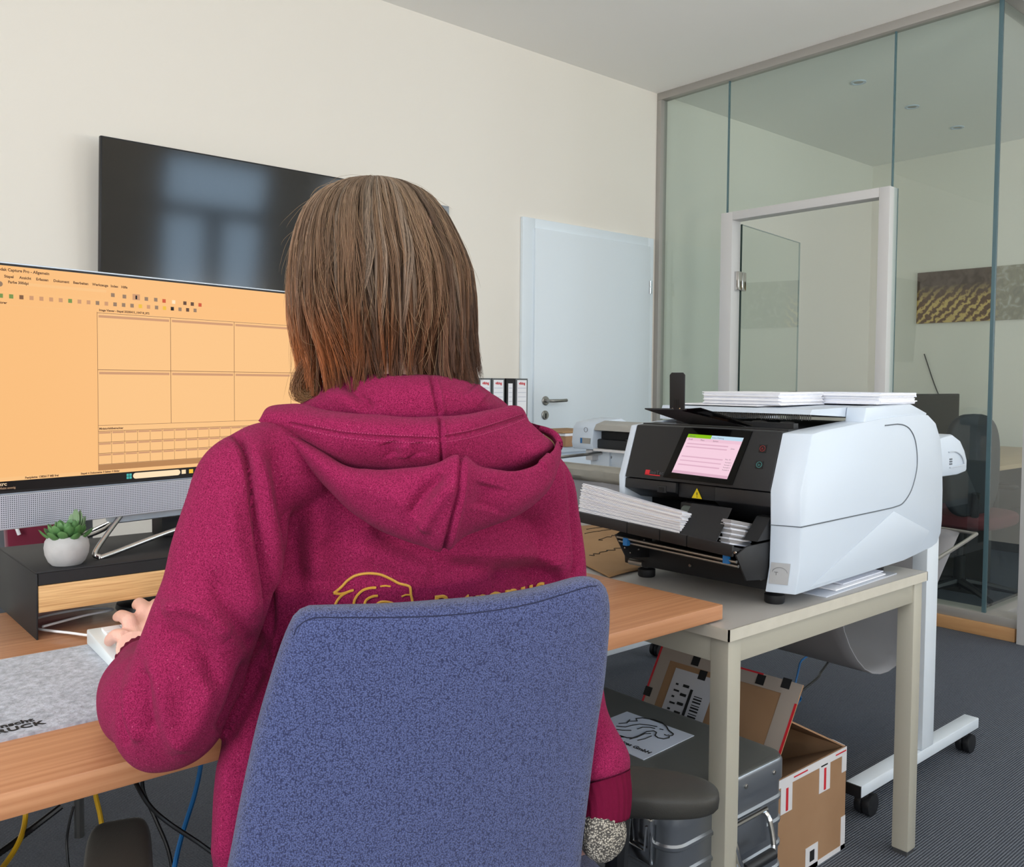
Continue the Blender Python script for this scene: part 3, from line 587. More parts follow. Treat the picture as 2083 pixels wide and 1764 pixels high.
# chrome wire stand
zf = RZ+.0045; c0 = MO+MU*.125
st = MB()
F1 = Vector((.463, 1.648, zf)); F2 = Vector((.487, 1.845, zf)); hub = MT(.05, .02, .935); Rr = MT(.27, -.02, RZ+.042); F3 = Vector((.80, 1.69, zf)); F4 = Vector((.80, 1.86, zf))
st.tube(crom([hub, F1+Vector((-.0, .012, .012)), F1, F1+Vector((.016, .004, .0)), Vector((.62, 1.70, RZ+.030)), Rr], 8), .0046, 12)
st.tube(crom([F2+Vector((-.01, 0, .0)), F2+Vector((.01, -.0, .012)), MT(.1, .06, RZ+.055), Rr+Vector((-.01, .03, .002)), Rr], 8), .0042, 12)
st.tube(crom([F2+Vector((-.01, 0, 0)), Vector((.52, 1.80, RZ+.03)), hub+Vector((0, .01, -.005))], 8), .0042, 12)
st.tube(crom([Rr, F3+Vector((0, 0, .01)), F3, F3+Vector((.01, .05, 0)), F4], 8), .0046, 12)
st.build('wire_stand', M_chrome, o)
MB().cyl(hub+MN*-.006, hub+MN*.02, .009, 14).build('hinge', M_chrome, o)
MB().box((.02, .022, .90), (.23, .06, 1.2), MT).build('rear_hub', M_white, o, bevel=.01)
# ------------------------------------------------------------------ side table
o = thing('table', 'grey-topped beige steel table carrying the document scanner', 'table', (1.8, 1.77, 0))
TX0, TX1, TY0, TY1 = 1.384, 2.212, .977, 2.15; ZT_ = .72-.0075
MB().box((TX0+.002, TY0+.002, .691), (TX1-.002, TY1-.002, ZT_)).build('table_top', M_greytop, o)
e = MB()
e.box((TX0, TY0, .690), (TX1, TY0+.003, ZT_)); e.box((TX0, TY1-.003, .690), (TX1, TY1, ZT_)); e.box((TX0, TY0, .690), (TX0+.003, TY1, ZT_)); e.box((TX1-.003, TY0, .690), (TX1, TY1, ZT_)); e.build('edge_band', M_beige2, o)
a = MB(); t = .012
for (x0, y0, x1, y1) in ((TX0+t, TY0+t, TX1-t, TY0+t+.03), (TX0+t, TY1-t-.03, TX1-t, TY1-t), (TX0+t, TY0+t, TX0+t+.03, TY1-t), (TX1-t-.03, TY0+t, TX1-t, TY1-t)):
    MB().box((x0, y0, .640), (x1, y1, .6898)).build('apron', M_beige, o, bevel=.0015)
for x in (TX0+.01, TX1-.052):
    for y in (TY0+.008, TY1-.05):
        l = MB().box((x, y, .012), (x+.042, y+.042, .6898)).build('leg', M_beige, o, bevel=.0025)
        MB().box((x+.003, y+.003, 0), (x+.039, y+.039, .013)).build('foot', M_steel, l)
# brown paper package with handwriting
o = thing('brown_paper_bag', 'flat brown paper bag with handwriting left of the scanner', 'bag', (1.6, 1.7, ZT_))
pk = [at(1140, 1160, z=ZT_), at(1233, 1172, z=ZT_), at(1330, 1148, z=ZT_)+Vector((.0, .03, 0)), Vector((2.05, 2.1, ZT_)), at(1120, 1058, z=ZT_)]
pk[0] = Vector((1.44, 1.52, ZT_)); pk[1] = Vector((1.53, 1.42, ZT_)); pk[2] = Vector((1.60, 1.432, ZT_)); pk[3] = Vector((2.15, 1.95, ZT_)); pk[4] = Vector((1.75, 2.14, ZT_))
n_ = 26; rows = []
A0, A1, B0, B1 = pk[1], Vector((1.70, 1.44, ZT_)), Vector((1.42, 1.62, ZT_))+Vector((.36, .45, 0)), pk[3]
for i in range(n_+1):
    l0 = A0.lerp(B0, i/n_); l1 = A1.lerp(B1, i/n_)
    rows.append([l0.lerp(l1, j/n_)+Vector((0, 0, .004+.010*max(0, math.sin(PI*i/n_))*max(0, math.sin(PI*j/n_))**.5+.0015*math.sin(7*i/n_+5*j/n_))) for j in range(n_+1)])
bag = MB().grid(rows).build('paper', M_kraft, o, solid=.0025)
bvt = BVHTree.FromPolygons([v for r in rows for v in r], [(i*(n_+1)+j, i*(n_+1)+j+1, (i+1)*(n_+1)+j+1, (i+1)*(n_+1)+j) for i in range(n_) for j in range(n_)])
def onbag(P):
    h = bvt.ray_cast(Vector((P.x, P.y, 1)), Vector((0, 0, -1)))[0]; return Vector((P.x, P.y, (h.z if h else ZT_)+.0022))
wr = MB()
def scribble(p0, p1, amp, n, seed):
    r_ = random.Random(seed); P = []; d = (p1-p0); up_ = Vector((-d.y, d.x, 0)).normalized()
    for i in range(n+1):
        t = i/n; P.append(p0+d*t+up_*(amp*r_.uniform(-.6, 1)*(1 if i % 2 else .1))+d*(r_.uniform(-.6, .6)/n))
    return [onbag(q) for q in crom(P, 4)]
for i, (a_, b_, am, n) in enumerate((((1275, 1112), (1195, 1132), .016, 12), ((1262, 1086), (1215, 1104), .014, 9), ((1252, 1062+12), (1186, 1090), .008, 14), ((1246, 1066), (1190, 1078), .006, 12))):
    a_, b_ = at(*a_, z=ZT_+.01), at(*b_, z=ZT_+.01); wr.tube(scribble(a_, b_, am, n, i), .0009, 4)
wr.build('handwriting', M_ink, bag)
# ------------------------------------------------------------------ document scanner
sa = math.radians(2.7); SX = Vector((math.cos(sa), math.sin(sa), 0)); SY = Vector((-math.sin(sa), math.cos(sa), 0)); SP = Vector((1.622, .984, 0))
def S(x, y, z): return SP+SX*x+SY*y+Vector((0, 0, z))
SCN = o = thing('document_scanner', 'white and black production document scanner on the side table', 'scanner', (1.9, 1.2, ZT_))
W_ = .466; ZS = .742
side = [(0, ZS), (.014, .794), (.016, .88), (.013, .952), (.057, 1.072), (.10, 1.078), (.40, 1.098), (.60, 1.104), (.655, 1.100), (.705, 1.078), (.74, 1.035), (.755, .985), (.764, .90), (.765, .82), (.758, .785), (.735, .762), (.70, .755), (.53, .743)]
ch = .058
def fascia(y0, y1, sgn):
    """white side housing: flat flank plus chamfered front strip"""
    mb = MB(); fl = [S(x-(.022 if i < 5 and sgn < 0 else 0), y0, z) for i, (x, z) in enumerate(side)]; inn = [S(x-(.022 if i < 5 else 0), y1, z) for i, (x, z) in enumerate(side)]
    if sgn < 0:
        for L_ in (fl, inn):
            for p in L_: p.z = max(p.z, .828)
    mb.loft([fl, inn]); return mb
wh = fascia(0, ch, 1).build('right_housing', M_white, o, bevel=.0025)
inn2 = MB(); wh2 = fascia(W_, W_-.018, -1).build('left_housing', M_white, o, bevel=.002)
# seams on the right flank: recessed dark grooves
M_seam = mat('housing_seam', srgb(96, 104, 112), .6)
def groove(pts, r=.0015, parent=wh): return MB().tube(crom([S(x, -.0004, z) for x, z in pts], 8), r, 6).build('seam', M_seam, parent)
groove([(.016, .881), (.20, .881), (.40, .881), (.47, .882), (.515, .888), (.56, .915), (.588, .96), (.59, 1.0), (.575, 1.04), (.545, 1.066), (.51, 1.078), (.47, 1.082)])
MB().tube([S(-.006, ch, .881), S(.015, -.0003, .881)], .0011, 6).build('seam', M_seam, wh)
groove([(.40, 1.0805), (.47, 1.082)])
# flank facets: slightly raised triangular panel
fac = MB(); fac.prism([S(.06, 0, .75), S(.46, 0, .872), S(.68, 0, .80), S(.62, 0, .765), S(.53, 0, .748)], SY*-.0012).build('flank_facet', M_white, wh, bevel=.001)
# grey square badge on front chamfer
def CH(t, z):   # point on chamfer, t 0 at flank..1 at inner edge
    xs_ = np.interp(z, [s[1] for s in side[:5]], [s[0] for s in side[:5]]); return S(xs_-.022*t, ch*t, z)
bn = (CH(1, .8)-CH(0, .8)).cross(Vector((0, 0, 1))).normalized(); bn = bn if bn.dot(FW) < 0 else -bn
bd = MB().prism([CH(.30, .760)+bn*.0005, CH(.92, .760)+bn*.0005, CH(.92, .803)+bn*.0005, CH(.30, .803)+bn*.0005], bn*.0012).build('grey_badge', mat('badge_grey', srgb(150, 150, 150), .4, metal=.3), wh)
MB().tube([(CH(.61, .7815)+(CH(.61+.25*math.cos(t), .7815)-CH(.61, .7815))+Vector((0, 0, .013*math.sin(t))))+bn*.002 for t in [2*PI*j/20 for j in range(21)]], .0005, 4).build('emblem', mat('emblem_grey', srgb(110, 110, 112), .5), bd)
text('emblem', 'T.', CH(.78, .776)+bn*.0018, CH(0, .8)-CH(1, .8), (0, 0, 1), .013, bpy.data.materials['emblem_grey'], bd)
# black interior body
y0, y1 = ch, W_-.018
MB().box((.10, y0, ZS+.005), (.60, y1, 1.06), S).build('core', M_black, o)
# front upper panel: slanted from (x -.009,z .952) to (x .035, z 1.074)
def FP(y, t, off=0):    # t 0 bottom .. 1 top of upper panel
    b_ = Vector((-.009, 0, .950)); e_ = Vector((.035, 0, 1.074)); p = b_.lerp(e_, t); n = Vector((-(e_.z-b_.z), 0, (e_.x-b_.x))).normalized(); return S(p.x+n.x*off, y, p.z+n.z*off)
MB().loft([[FP(y, 0), FP(y, 1), S(.11, y, 1.080), S(.11, y, .950)] for y in (y0, y1)]).build('front_panel', M_black, o, bevel=.003)
DSP = [(.150, .0), (.332, .0), (.315, 1.0), (.133, 1.0)]
f = (1/ .135)
pan = MB().prism([FP(.335, .06, .0005), FP(.150, .045, .0005), FP(.128, .985, .0005), FP(.306, .985, .0005)], FP(0, 0, .002)-FP(0, 0, 0)).build('display_glass', M_gloss, o)
L0, L1, L2, L3 = FP(.313, .16, .003), FP(.165, .135, .003), FP(.145, .86, .003), FP(.290, .875, .003)
E_pk = em('display_pink', 246, 208, 224, 1.0); E_pg = em('display_green', 134, 190, 20); E_pb = em('display_blue', 190, 220, 238); E_pl = em('display_grey', 222, 178, 198); E_pt = em('display_text', 110, 90, 104)
lcd = MB().quad(L0, L1, L2, L3).build('display', E_pk, pan, smooth=False)
pnx = (FP(0, 0, 1)-FP(0, 0, 0)).normalized()
def LC(u, v, k=1): a_ = L0.lerp(L1, u); b_ = L3.lerp(L2, u); return a_.lerp(b_, v)+pnx*(.0004*k)
def lrect(nm, m, u0, v0, u1, v1, k=1): return MB().quad(LC(u0, v0, k), LC(u1, v0, k), LC(u1, v1, k), LC(u0, v1, k)).build(nm, m, lcd, smooth=False)
lrect('status_bar', E_pg, 0, .91, .44, 1); lrect('status_bar', E_pb, .44, .91, 1, 1)
lrect('tab_row', em('display_tab', 238, 196, 214), 0, .83, 1, .905)
for v0, v1, u1 in ((.745, .775, .80), (.665, .695, .80), (.42, .45, .80), (.32, .345, .80), (.21, .24, .80)): lrect('list_row', E_pl, .05, v0, u1, v1)
lrect('footer', E_pl, 0, 0, 1, .07)
for i, (s_, u, v, sz) in enumerate((('Bereit', .05, .93, .006), ('Status-Meldung', .46, .93, .005), ('Profil', .05, .85, .005), ('Menu', .27, .85, .005), ('System', .5, .85, .005), ('Anz. 10', .84, .44, .0045), ('Auswahl 1', .86, .37, .004), ('Auswahl 2', .86, .31, .004), ('Auswahl 3', .86, .25, .004), ('Auswahl 4', .86, .19, .004), ('Zähler', .86, .70, .004))):
    text('display_text', s_, LC(u, v, 2), L1-L0, L3-L0, sz, E_pt, lcd, ext=0)
def fpt(px, py):   # point of the slanted panel seen at a pixel
    a_ = FP(.1, 0); n = pnx; v = RT*((px-CX)/FPX)-UP*((py-CY)/FPX)+FW; return CAM+v*((a_-CAM).dot(n)/v.dot(n))
for (px, py), c, s_ in (((1552, 913), srgb(150, 40, 44), 'A'), ((1545, 946), srgb(70, 150, 150), 'I>')):
    c0 = fpt(px, py)+pnx*.0006; sy = -SY; zz = pnx.cross(sy).normalized(); zz = zz if zz.z > 0 else -zz
    b_ = MB().prism([c0+sy*i*.0085+zz*j*.0085 for i, j in ((-1, -1), (1, -1), (1, 1), (-1, 1))], pnx*.001).build('button', mat('button_dark', srgb(22, 20, 22), .3), o)
    m_ = mat('button_mark', c, .5)
    MB().tube([c0+pnx*.0014+(sy*math.cos(t)+zz*math.sin(t))*.0062 for t in [2*PI*j/24 for j in range(25)]], .0005, 5).build('button_ring', m_, b_)
    text('button_symbol', s_, c0+pnx*.0014-sy*.0028-zz*.003, sy, zz, .0075, m_, b_)
c0 = fpt(1312, 966)+pnx*.0008; sy = -SY; zz = bpy.context and pnx.cross(sy).normalized(); zz = zz if zz.z > 0 else -zz
lg = MB().prism([c0, c0+sy*.0125, c0+sy*.0125+zz*.0125, c0+zz*.0125], pnx*.0006); lg.prism([c0, c0+sy*.044, c0+sy*.044+zz*.0022, c0+zz*.0022], pnx*.0006); lg = lg.build('logo_block', M_red, o)
text('logo_lettering', 'InoTec', c0+sy*.0135+zz*.0038+pnx*.0003, sy, zz, .0125, mat('logo_grey', srgb(70, 72, 76), .5), o, bold=.0003, spacing=1.12)
# lower front: recess with covers, rollers
MB().box((.10, y0, ZS+.005), (.12, y1, .955), S).build('recess_back', M_dark, o)
MB().loft([[S(-.006, y, .948), S(-.008, y, .925), S(.05, y, .90), S(.10, y, .90), S(.10, y, .948)] for y in (.30, y1)]).build('left_cover', M_black, o, bevel=.002)
MB().loft([[S(-.006, y, .948), S(-.008, y, .918), S(.05, y, .875), S(.10, y, .875), S(.10, y, .948)] for y in (y0, .195)]).build('right_cover', M_black, o, bevel=.002)
MB().loft([[S(.002, y, .948), S(.002, y, .915), S(.05, y, .91), S(.05, y, .948)] for y in (.197, .298)]).build('centre_cover', M_black, o, bevel=.002)
lt = MB(); lt.box((-.010, .325, .922), (-.006, .350, .938), S); lt.build('latch', M_blackm, o, bevel=.001)
MB().box((-.0115, .331, .925), (-.0095, .344, .935), S).build('latch_slot', M_dark, o)
tri = [S(0, .245, .939), S(0, .268-.001, .918), S(0, .223+.001, .918)]
wt = MB().prism([S(0, .246, .940), S(0, .2595, .917), S(0, .2325, .917)], SX*-.0012).build('warning_label', mat('warning_yellow', srgb(226, 200, 20), .5), o)
text('warning_symbol', '!', S(-.0014, .2475, .9195), -SY, (0, 0, 1), .017, M_ink, wt)
rl = MB(); rl.box((.0, .205, .868), (.03, .292, .905), S); rl = rl.build('roller_housing', M_black, o, bevel=.004)
for y in (.232, .264):
    MB().tube([S(-.004, y-.013, .883), S(-.004, y+.013, .883)], .0155, 20).build('feed_roller', mat('grey_rubber', srgb(88, 96, 92), .7), rl)
# lower black pan, hopper
MB().loft([[S(-.004, y, .741), S(-.01, y, .79), S(.02, y, .80), S(.10, y, .80), S(.10, y, .741)] for y in (y0+.003, y1)]).build('base_front', M_black, o, bevel=.002)
for y in (.075, .255, .43): bolt(S(-.0085, y, .765), -SX, .004, M_steel, o, 'screw')
MB().lathe(S(-.008, .28, .795), [(.010, 0), (.010, .008), (.006, .012), (.001, .012)], 16, -SX).build('knob', M_dark, o)
hp = MB().loft([[S(-.13, y, .846+.05*(y-.06)), S(.06, y, .806+.05*(y-.06)), S(.06, y, .800+.05*(y-.06)), S(-.13, y, .840+.05*(y-.06))] for y in (.0655, .30, .447)]+[[S(-.13, y, .846+.05*(y-.06)), S(-.04, y, .827+.05*(y-.06)), S(-.04, y, .821+.05*(y-.06)), S(-.13, y, .840+.05*(y-.06))] for y in (.449, .56)]).build('input_tray', M_blackm, o)
for ya, yb in ((.0655, .175), (.1765, .245), (.2465, .335), (.3365, .56)):
    zf_ = lambda y: .05*(y-.06)
    MB().loft([[S(-.137, y, .852+zf_(y)), S(-.129, y, .852+zf_(y)), S(-.129, y, .828+zf_(y)), S(-.137, y, .828+zf_(y))] for y in (ya, yb)]).build('tray_rim', M_blackm, hp, bevel=.002)
MB().loft([[S(-.127, y-.012, .853), S(-.124, y-.012, .853), S(-.050, y, .913), S(-.053, y, .913)] for y in (.122, .222)]).build('hopper_plate', M_blackm, hp)
MB().loft([[S(-.05, y, .850), S(.0, y, .895), S(.085, y, .900), S(.09, y, .85)] for y in (y0+.003, .094)]).build('hopper_side', M_blackm, hp)
for x, z in ((-.125, .822), (-.118, .812)):
    MB().tube([S(x, .062, z-.004), S(x, .372, z+.006)], .0032, 10).build('guide_rod', M_steel, o)
for y in (.345, .085): MB().box((-.131, y-.006, .812), (-.121, y+.006, .829), S).build('blue_clip', M_bluec, o)
for y in (.060, .372):
    MB().prism([S(-.13, y, .832), S(-.09, y, .775), S(-.004, y, .765), S(.01, y, .845), S(-.09, y, .845)], SY*.004).build('bracket_plate', M_blackm, o, bevel=.0006)
for y in (.372,):
    for dx, dz in ((-.10, .80), (-.08, .786), (-.05, .79), (-.03, .81)): bolt(S(dx, y-.001, dz), -SY, .003, M_steel, o, 'screw')
MB().cyl(S(-.045, .36, .757), S(-.045, .40, .757), .007, 10).build('hinge_pin', M_steel, o)
bolt(S(-.131, .0615, .838), -SX, .003, M_steel, o, 'screw')
# feet
for x, y in ((.02, .06), (.02, .40), (.5, .06), (.5, .40)): MB().lathe(S(x, y, ZT_), [(.019, 0), (.021, .003), (.021, .018), (.012, .022), (.012, ZS+.008-ZT_)], 20).build('foot', M_black, o)
# top: dark throat with rollers, white output cover behind it
MB().box((.06, y0, 1.055), (.62, y1, 1.078), S).build('throat_floor', M_black, o)
MB().box((.10, y0+.01, 1.078), (.12, y1-.07, 1.09), S).build('throat_step', M_blackm, o)
for y in (.10, .17, .25, .32): MB().lathe(S(.13, y, 1.088), [(.002, -.004), (.017, -.003), (.019, 0), (.014, .004), (.002, .005)], 18).build('exit_roller', M_dark, o)
br = MB(); n_ = 70
for i in range(n_):
    y = y0+.006+(y1-.09-y0)*i/n_*1.25; br.box((.168, y, 1.094+random.uniform(0, .003)), (.1695, y+.0022, 1.109), S)
br = br.build('static_brush', mat('brush_fibre', srgb(96, 94, 92), .8), o); br['kind'] = 'stuff'
cov = MB()
cov.loft([[S(.14, y, 1.098 if y > .41 else 1.109), S(.15, y, 1.120), S(.56, y, 1.128), S(.655, y, 1.115), S(.655, y, 1.085), S(.14, y, 1.086 if y > .41 else 1.109)] for y in (-.0+.052, .065, .409, .411, W_-.008)])
cov.build('output_cover', M_white, o, bevel=.002)
MB().loft([[S(.30, y, 1.080), S(.31, y, 1.1245), S(.56, y, 1.129), S(.66, y, 1.105), S(.64, y, 1.09)] for y in (.004, .051)]).build('cover_shoulder', M_white, o, bevel=.004)
# flap over the display with upright paper stop
def uf(px, py, x=None, y=None, z=None):
    v = RT*((px-CX)/FPX)-UP*((py-CY)/FPX)+FW
    if x is not None: t = ((S(x, 0, 0)-CAM).dot(SX))/v.dot(SX)
    elif y is not None: t = ((S(0, y, 0)-CAM).dot(SY))/v.dot(SY)
    else: t = (z-CAM.z)/v.z
    return CAM+v*t
fA, fB = S(.045, .30, 1.080), S(.045, .150, 1.080)
fC, fD = uf(1417, 834, x=-.02), uf(1311, 833, x=-.10)
ft = MB().prism([fA, fB, fC, fD], Vector((0, 0, .0035))); ft = ft.build('paper_flap', M_blackm, o, bevel=.001)
MB().prism([fB+Vector((0, 0, .002)), S(.045, .135, 1.083), uf(1425, 833, x=-.02), uf(1388, 836, x=-.04)], Vector((0, 0, .004))).build('flap_wing', M_gloss, ft)
us = [uf(px, py, x=-.055) for px, py in ((1362, 834), (1362, 763), (1366, 758), (1389, 758), (1393, 763), (1392, 834))]
up_ = MB().prism(us, SX*.0025).build('paper_stop', M_blackm, ft, bevel=.0006)
for px in (1372, 1376, 1380): MB().prism([uf(px-.8, 829, x=-.0553), uf(px+.8, 829, x=-.0553), uf(px+.8, 813, x=-.0553), uf(px-.8, 813, x=-.0553)], SX*-.0004).build('slot', M_dark, up_)
for px in (1368, 1383): bolt(uf(px, 831, x=-.0555), -SX, .0016, M_chrome, up_, 'screw', .001)
# ---- paper stacks
def sheets(name, label, cat, T, L_, Wd, h, n, parent=None, jit=.003, group=None, sag=None, m=M_paper):
    """stack of n paper sheets with uneven edges; T maps (u,v,w) to world"""
    o = thing(name, label, cat, tuple(T(L_/2, Wd/2, 0)), group); th = h/n; r_ = random.Random(len(label))
    for i in range(n):
        a, b, c, e = [r_.uniform(-jit, jit) for _ in range(4)]; z0 = i*th; z1 = z0+th*.95; K = 12
        rings = []
        for k in range(K+1):
            u = a+(L_+c-a)*k/K; s_ = (sag(u/L_, i/n) if sag else 0)
            rings.append([T(u, b, z0+s_), T(u, Wd+e, z0+s_), T(u, Wd+e, z1+s_), T(u, b, z1+s_)])
        MB().loft(rings).build('sheet_bundle', m if i % 3 else M_paperb, o, smooth=False)
    return o
# stack in the hopper: long edge along SY, towards left of the machine
zf2 = lambda y: .852+.05*(y-.06)
sheets('paper_stack', 'thick stack of white documents waiting in the scanner hopper', 'papers', lambda u, v, w: S(-.122+v+.2*w, .205+u, zf2(.205+u)-.004+w-.21*v), .29, .085, .047, 22, jit=.0022, sag=lambda t, q: .012*q*t+.010*t*t*q)
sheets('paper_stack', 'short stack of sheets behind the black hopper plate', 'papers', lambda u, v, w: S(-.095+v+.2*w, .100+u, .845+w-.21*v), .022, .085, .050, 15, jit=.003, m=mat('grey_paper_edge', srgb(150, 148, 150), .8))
# output stack on top of the cover
pz = 1.126
sheets('paper_stack', 'left half of the white document pile on top of the scanner', 'papers', lambda u, v, w: S(.20+u*.999, .16+v, pz+w+.002*u), .21, .21, .030, 12, jit=.004)
sheets('paper_stack', 'right half of the white document pile on top of the scanner', 'papers', lambda u, v, w: S(.415+u*.999, .02+v, pz+.003+w), .21, .22, .028, 10, jit=.006)
o = MB().box((.17, .20, pz-.003), (.40, .44, pz-.0005), S).build('loose_sheet', M_paper); tag(o, 'single white sheet flat under the left paper pile', 'papers')
# papers under the scanner's right side
for i, (x0, y0_, x1, y1_, z, an, lb) in enumerate(((.14, .004, .50, .19, 0, 0, 'clear plastic folder lying flat under the scanner'), (.20, .012, .455, .18, .004, 1.5, 'white brochure between scanner and plastic folder'), (.25, .02, .46, .2, .009, -1.5, 'topmost folded sheet wedged beneath the scanner'))):
    b = MB().box((x0, y0_, ZT_+z), (x1, y1_, ZT_+z+.003), S).build('folder' if i == 0 else 'brochure', [mat('clear_folder', srgb(196, 202, 214), .15), M_paper, M_paperb][i], bevel=.0008); tag(b, lb, 'folder' if i == 0 else 'papers')
# ------------------------------------------------------------------ large-format plotter on stand
o = thing('plotter', 'white large-format plotter on castor stand behind the scanner', 'plotter', (2.6, 1.8, 0))
PY0, PY1, PX0, PX1 = 1.10, 2.50, 2.47, 2.735
prof = [(PX0, .915), (PX0-.006, .94), (PX0+.002, 1.0), (PX0+.02, 1.02), (PX0+.10, 1.030), (PX0+.16, 1.035), (PX1-.05, 1.015), (PX1-.018, .985), (PX1, .955), (PX1, .922), (PX1-.06, .915)]
def pring(y, s=0): return [Vector((x, y, z+s)) for x, z in prof]
MB().loft([pring(PY1), pring(PY1-.115)]).build('left_end_cap', M_white, o, bevel=.006)
MB().loft([pring(PY0), pring(PY0+.2)]).build('right_end_cap', M_white, o, bevel=.008)
bp = MB(); bp.loft([[Vector((x, y, z)) for x, z in ((PX0+.08, .918), (PX0+.08, .985), (PX0+.0, .992), (PX0+.012, 1.015), (PX0+.06, 1.028), (PX1-.05, 1.01), (PX1-.01, .95), (PX1-.01, .92))] for y in (PY0+.2, PY1-.115)]); bp.build('body', mat('plotter_grey', srgb(170, 168, 162), .45), o, bevel=.003)
MB().box((PX0+.02, PY0+.2, .920), (PX0+.10, PY1-.115, .958)).build('output_slot', M_black, o, bevel=.006)
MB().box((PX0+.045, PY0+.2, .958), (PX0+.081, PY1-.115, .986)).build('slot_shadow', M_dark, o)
for y in (2.24, 2.12, 2.08): MB().lathe((PX0+.04, y-.006, .958), [(.011, 0), (.011, .012)], 14, (0, 1, 0)).build('slot_roller', M_black, o)
MB().box((PX0+.0, PY0+.2, .912), (PX0+.12, PY1-.115, .921)).build('lower_lip', M_doorfr, o)
b_ = MB().box((PX0-.0075, PY1-.105, .938), (PX0-.004, PY1-.05, .96)).build('label_plate', M_steel, o)
MB().box((PX0-.008, PY1-.062, .939), (PX0-.0072, PY1-.052, .959)).build('label_print', M_bluec, b_)
MB().tube([(PX0-.0045, PY1-.078+.009*math.cos(t), .992+.009*math.sin(t)) for t in [2*PI*j/16 for j in range(17)]], .0009, 4).build('emblem', bpy.data.materials['emblem_grey'], o)
ep = crom([(PX0+.13, PY0-.002, .985), (PX1-.09, PY0-.002, .985), (PX1-.05, PY0-.002, .972), (PX1-.03, PY0-.002, .95), (PX1-.04, PY0-.002, .943), (PX0+.14, PY0-.002, .940)], 6)
MB().tube(ep, .0022, 6).build('end_cap_recess', mat('soft_grey', srgb(196, 204, 214), .5), o)
for z in (.962, .955, .948): MB().box((PX1-.125, PY0-.002, z), (PX1-.11, PY0+.001, z+.004)).build('vent_slot', M_seam, o)
# stand
M_stand = mat('stand_white', srgb(226, 234, 242), .35)
for y in (1.142, 2.42):
    f = MB().box((2.225, y, .072), (2.985, y+.046, .105)).build('foot_bar', M_stand, o, bevel=.003)
    MB().box((2.221, y+.001, .073), (2.2265, y+.045, .104)).build('end_cap', M_black, f)
    MB().box((2.58, y+.0, .105), (2.655, y+.044, .915)).build('upright', M_stand, o, bevel=.003)
    for x in (2.285, 2.93):
        c_ = MB(); c_.cyl((x, y+.023, .045), (x, y+.023, .073), .012, 12)
        for q in (-.012, .012): c_.lathe((x+.012, y+.023+q-.009, .030), [(.012, -.002), (.029, 0), (.030, .004), (.030, .014), (.029, .018), (.012, .020)], 22, (0, 1, 0))
        c_.box((x-.01, y+.008, .03), (x+.03, y+.038, .052)); c_.build('castor', M_black, o, bevel=.0)
        MB().box((x+.03, y+.012, .040), (x+.055, y+.034, .046)).build('brake_lever', M_black, o, bevel=.002)
cb = MB().box((2.545, 1.19, .845), (2.575, 2.40, .905)).build('crossbar', M_stand, o, bevel=.002)
for y in (2.36, 2.27, 1.3): bolt((2.545, y, .885), (-1, 0, 0), .006, M_chrome, cb)
MB().box((2.535, 2.36, .845), (2.6, 2.46, .915)).build('mount_plate', M_stand, o)
for y in (1.14, 2.415): MB().box((2.50, y+.004, .87), (2.64, y+.04, .912)).build('side_bracket', M_doorfr, o, bevel=.003)
bolt((2.50, 1.143, .87), (0, -1, 0), .006, M_chrome, o)
# catch basket: wire frame and cloth
o = thing('plotter_basket', 'grey cloth catch basket slung on wire under the plotter', 'basket', (2.4, 1.8, .4))
MB().tube(crom([(2.53, 2.40, .90), (2.30, 2.41, .892), (2.22, 2.40, .888), (2.21, 2.3, .886)], 5)+[Vector((2.21, 1.35, .884))]+crom([(2.21, 1.25, .884), (2.22, 1.2, .884), (2.53, 1.19, .88)], 4), .006, 8).build('front_rod', M_steel, o)
MB().tube(crom([(2.66, 2.42, .68), (2.9, 2.42, .70), (2.98, 2.40, .705), (3.0, 2.3, .705)], 5)+crom([(3.0, 1.3, .700), (2.98, 1.18, .700), (2.94, 1.16, .697), (2.66, 1.15, .66)], 5), .006, 8).build('rear_rod', M_steel, o)
rows = []
for i in range(25):
    y = 1.22+(2.37-1.22)*i/24; wv_ = .006*math.sin(i*1.3)
    rows.append(crom([(2.205, y, .885), (2.215+wv_, y, .80), (2.22, y, .68), (2.26+wv_, y, .50), (2.38, y, .37), (2.52, y, .335), (2.66, y, .38), (2.78, y, .5), (2.88, y, .6), (2.99, y, .70)], 3))
MB().grid(rows).build('cloth', M_greyfab, o, solid=.003)
rows = []
for i in range(49):
    y = 1.22+(2.37-1.22)*i/48; wv_ = .004*math.sin(i*.9+math.sin(i*.7))
    rows.append([(2.200, y, .889), (2.192+wv_, y, .872), (2.196+wv_*1.4, y, .852), (2.208, y, .834)])
MB().grid(rows).build('hem', M_greyfab2, o, solid=.004)
# ------------------------------------------------------------------ aluminium case
o = thing('aluminium_case', 'ribbed aluminium transport case under the side table', 'case', (1.465, 1.31, 0))
KX0, KX1, KY0, KY1, KZ = 1.272, 1.655, 1.012, 1.60, .395
def rrect(x0, y0, x1, y1, r, z, n=6, g=0):
    P = []
    for cx_, cy_, a0 in ((x1-r, y0+r, -PI/2), (x1-r, y1-r, 0), (x0+r, y1-r, PI/2), (x0+r, y0+r, PI)):
        for k in range(n+1): a_ = a0+PI/2*k/n; P.append(Vector((cx_+(r+g)*math.cos(a_), cy_+(r+g)*math.sin(a_), z)))
    return P
R_ = .035; rings = []
zs = [0.0, .008]+[v for k in range(6) for v in (.05+.05*k, .054+.05*k, .060+.05*k, .064+.05*k)]+[.345]
for z in zs:
    q = 0
    for k in range(6):
        if .052+.05*k < z < .062+.05*k: q = .004
    rings.append(rrect(KX0+.004, KY0+.004, KX1-.004, KY1-.004, R_, z, g=q))
MB().loft(rings).build('body', M_alucase, o)
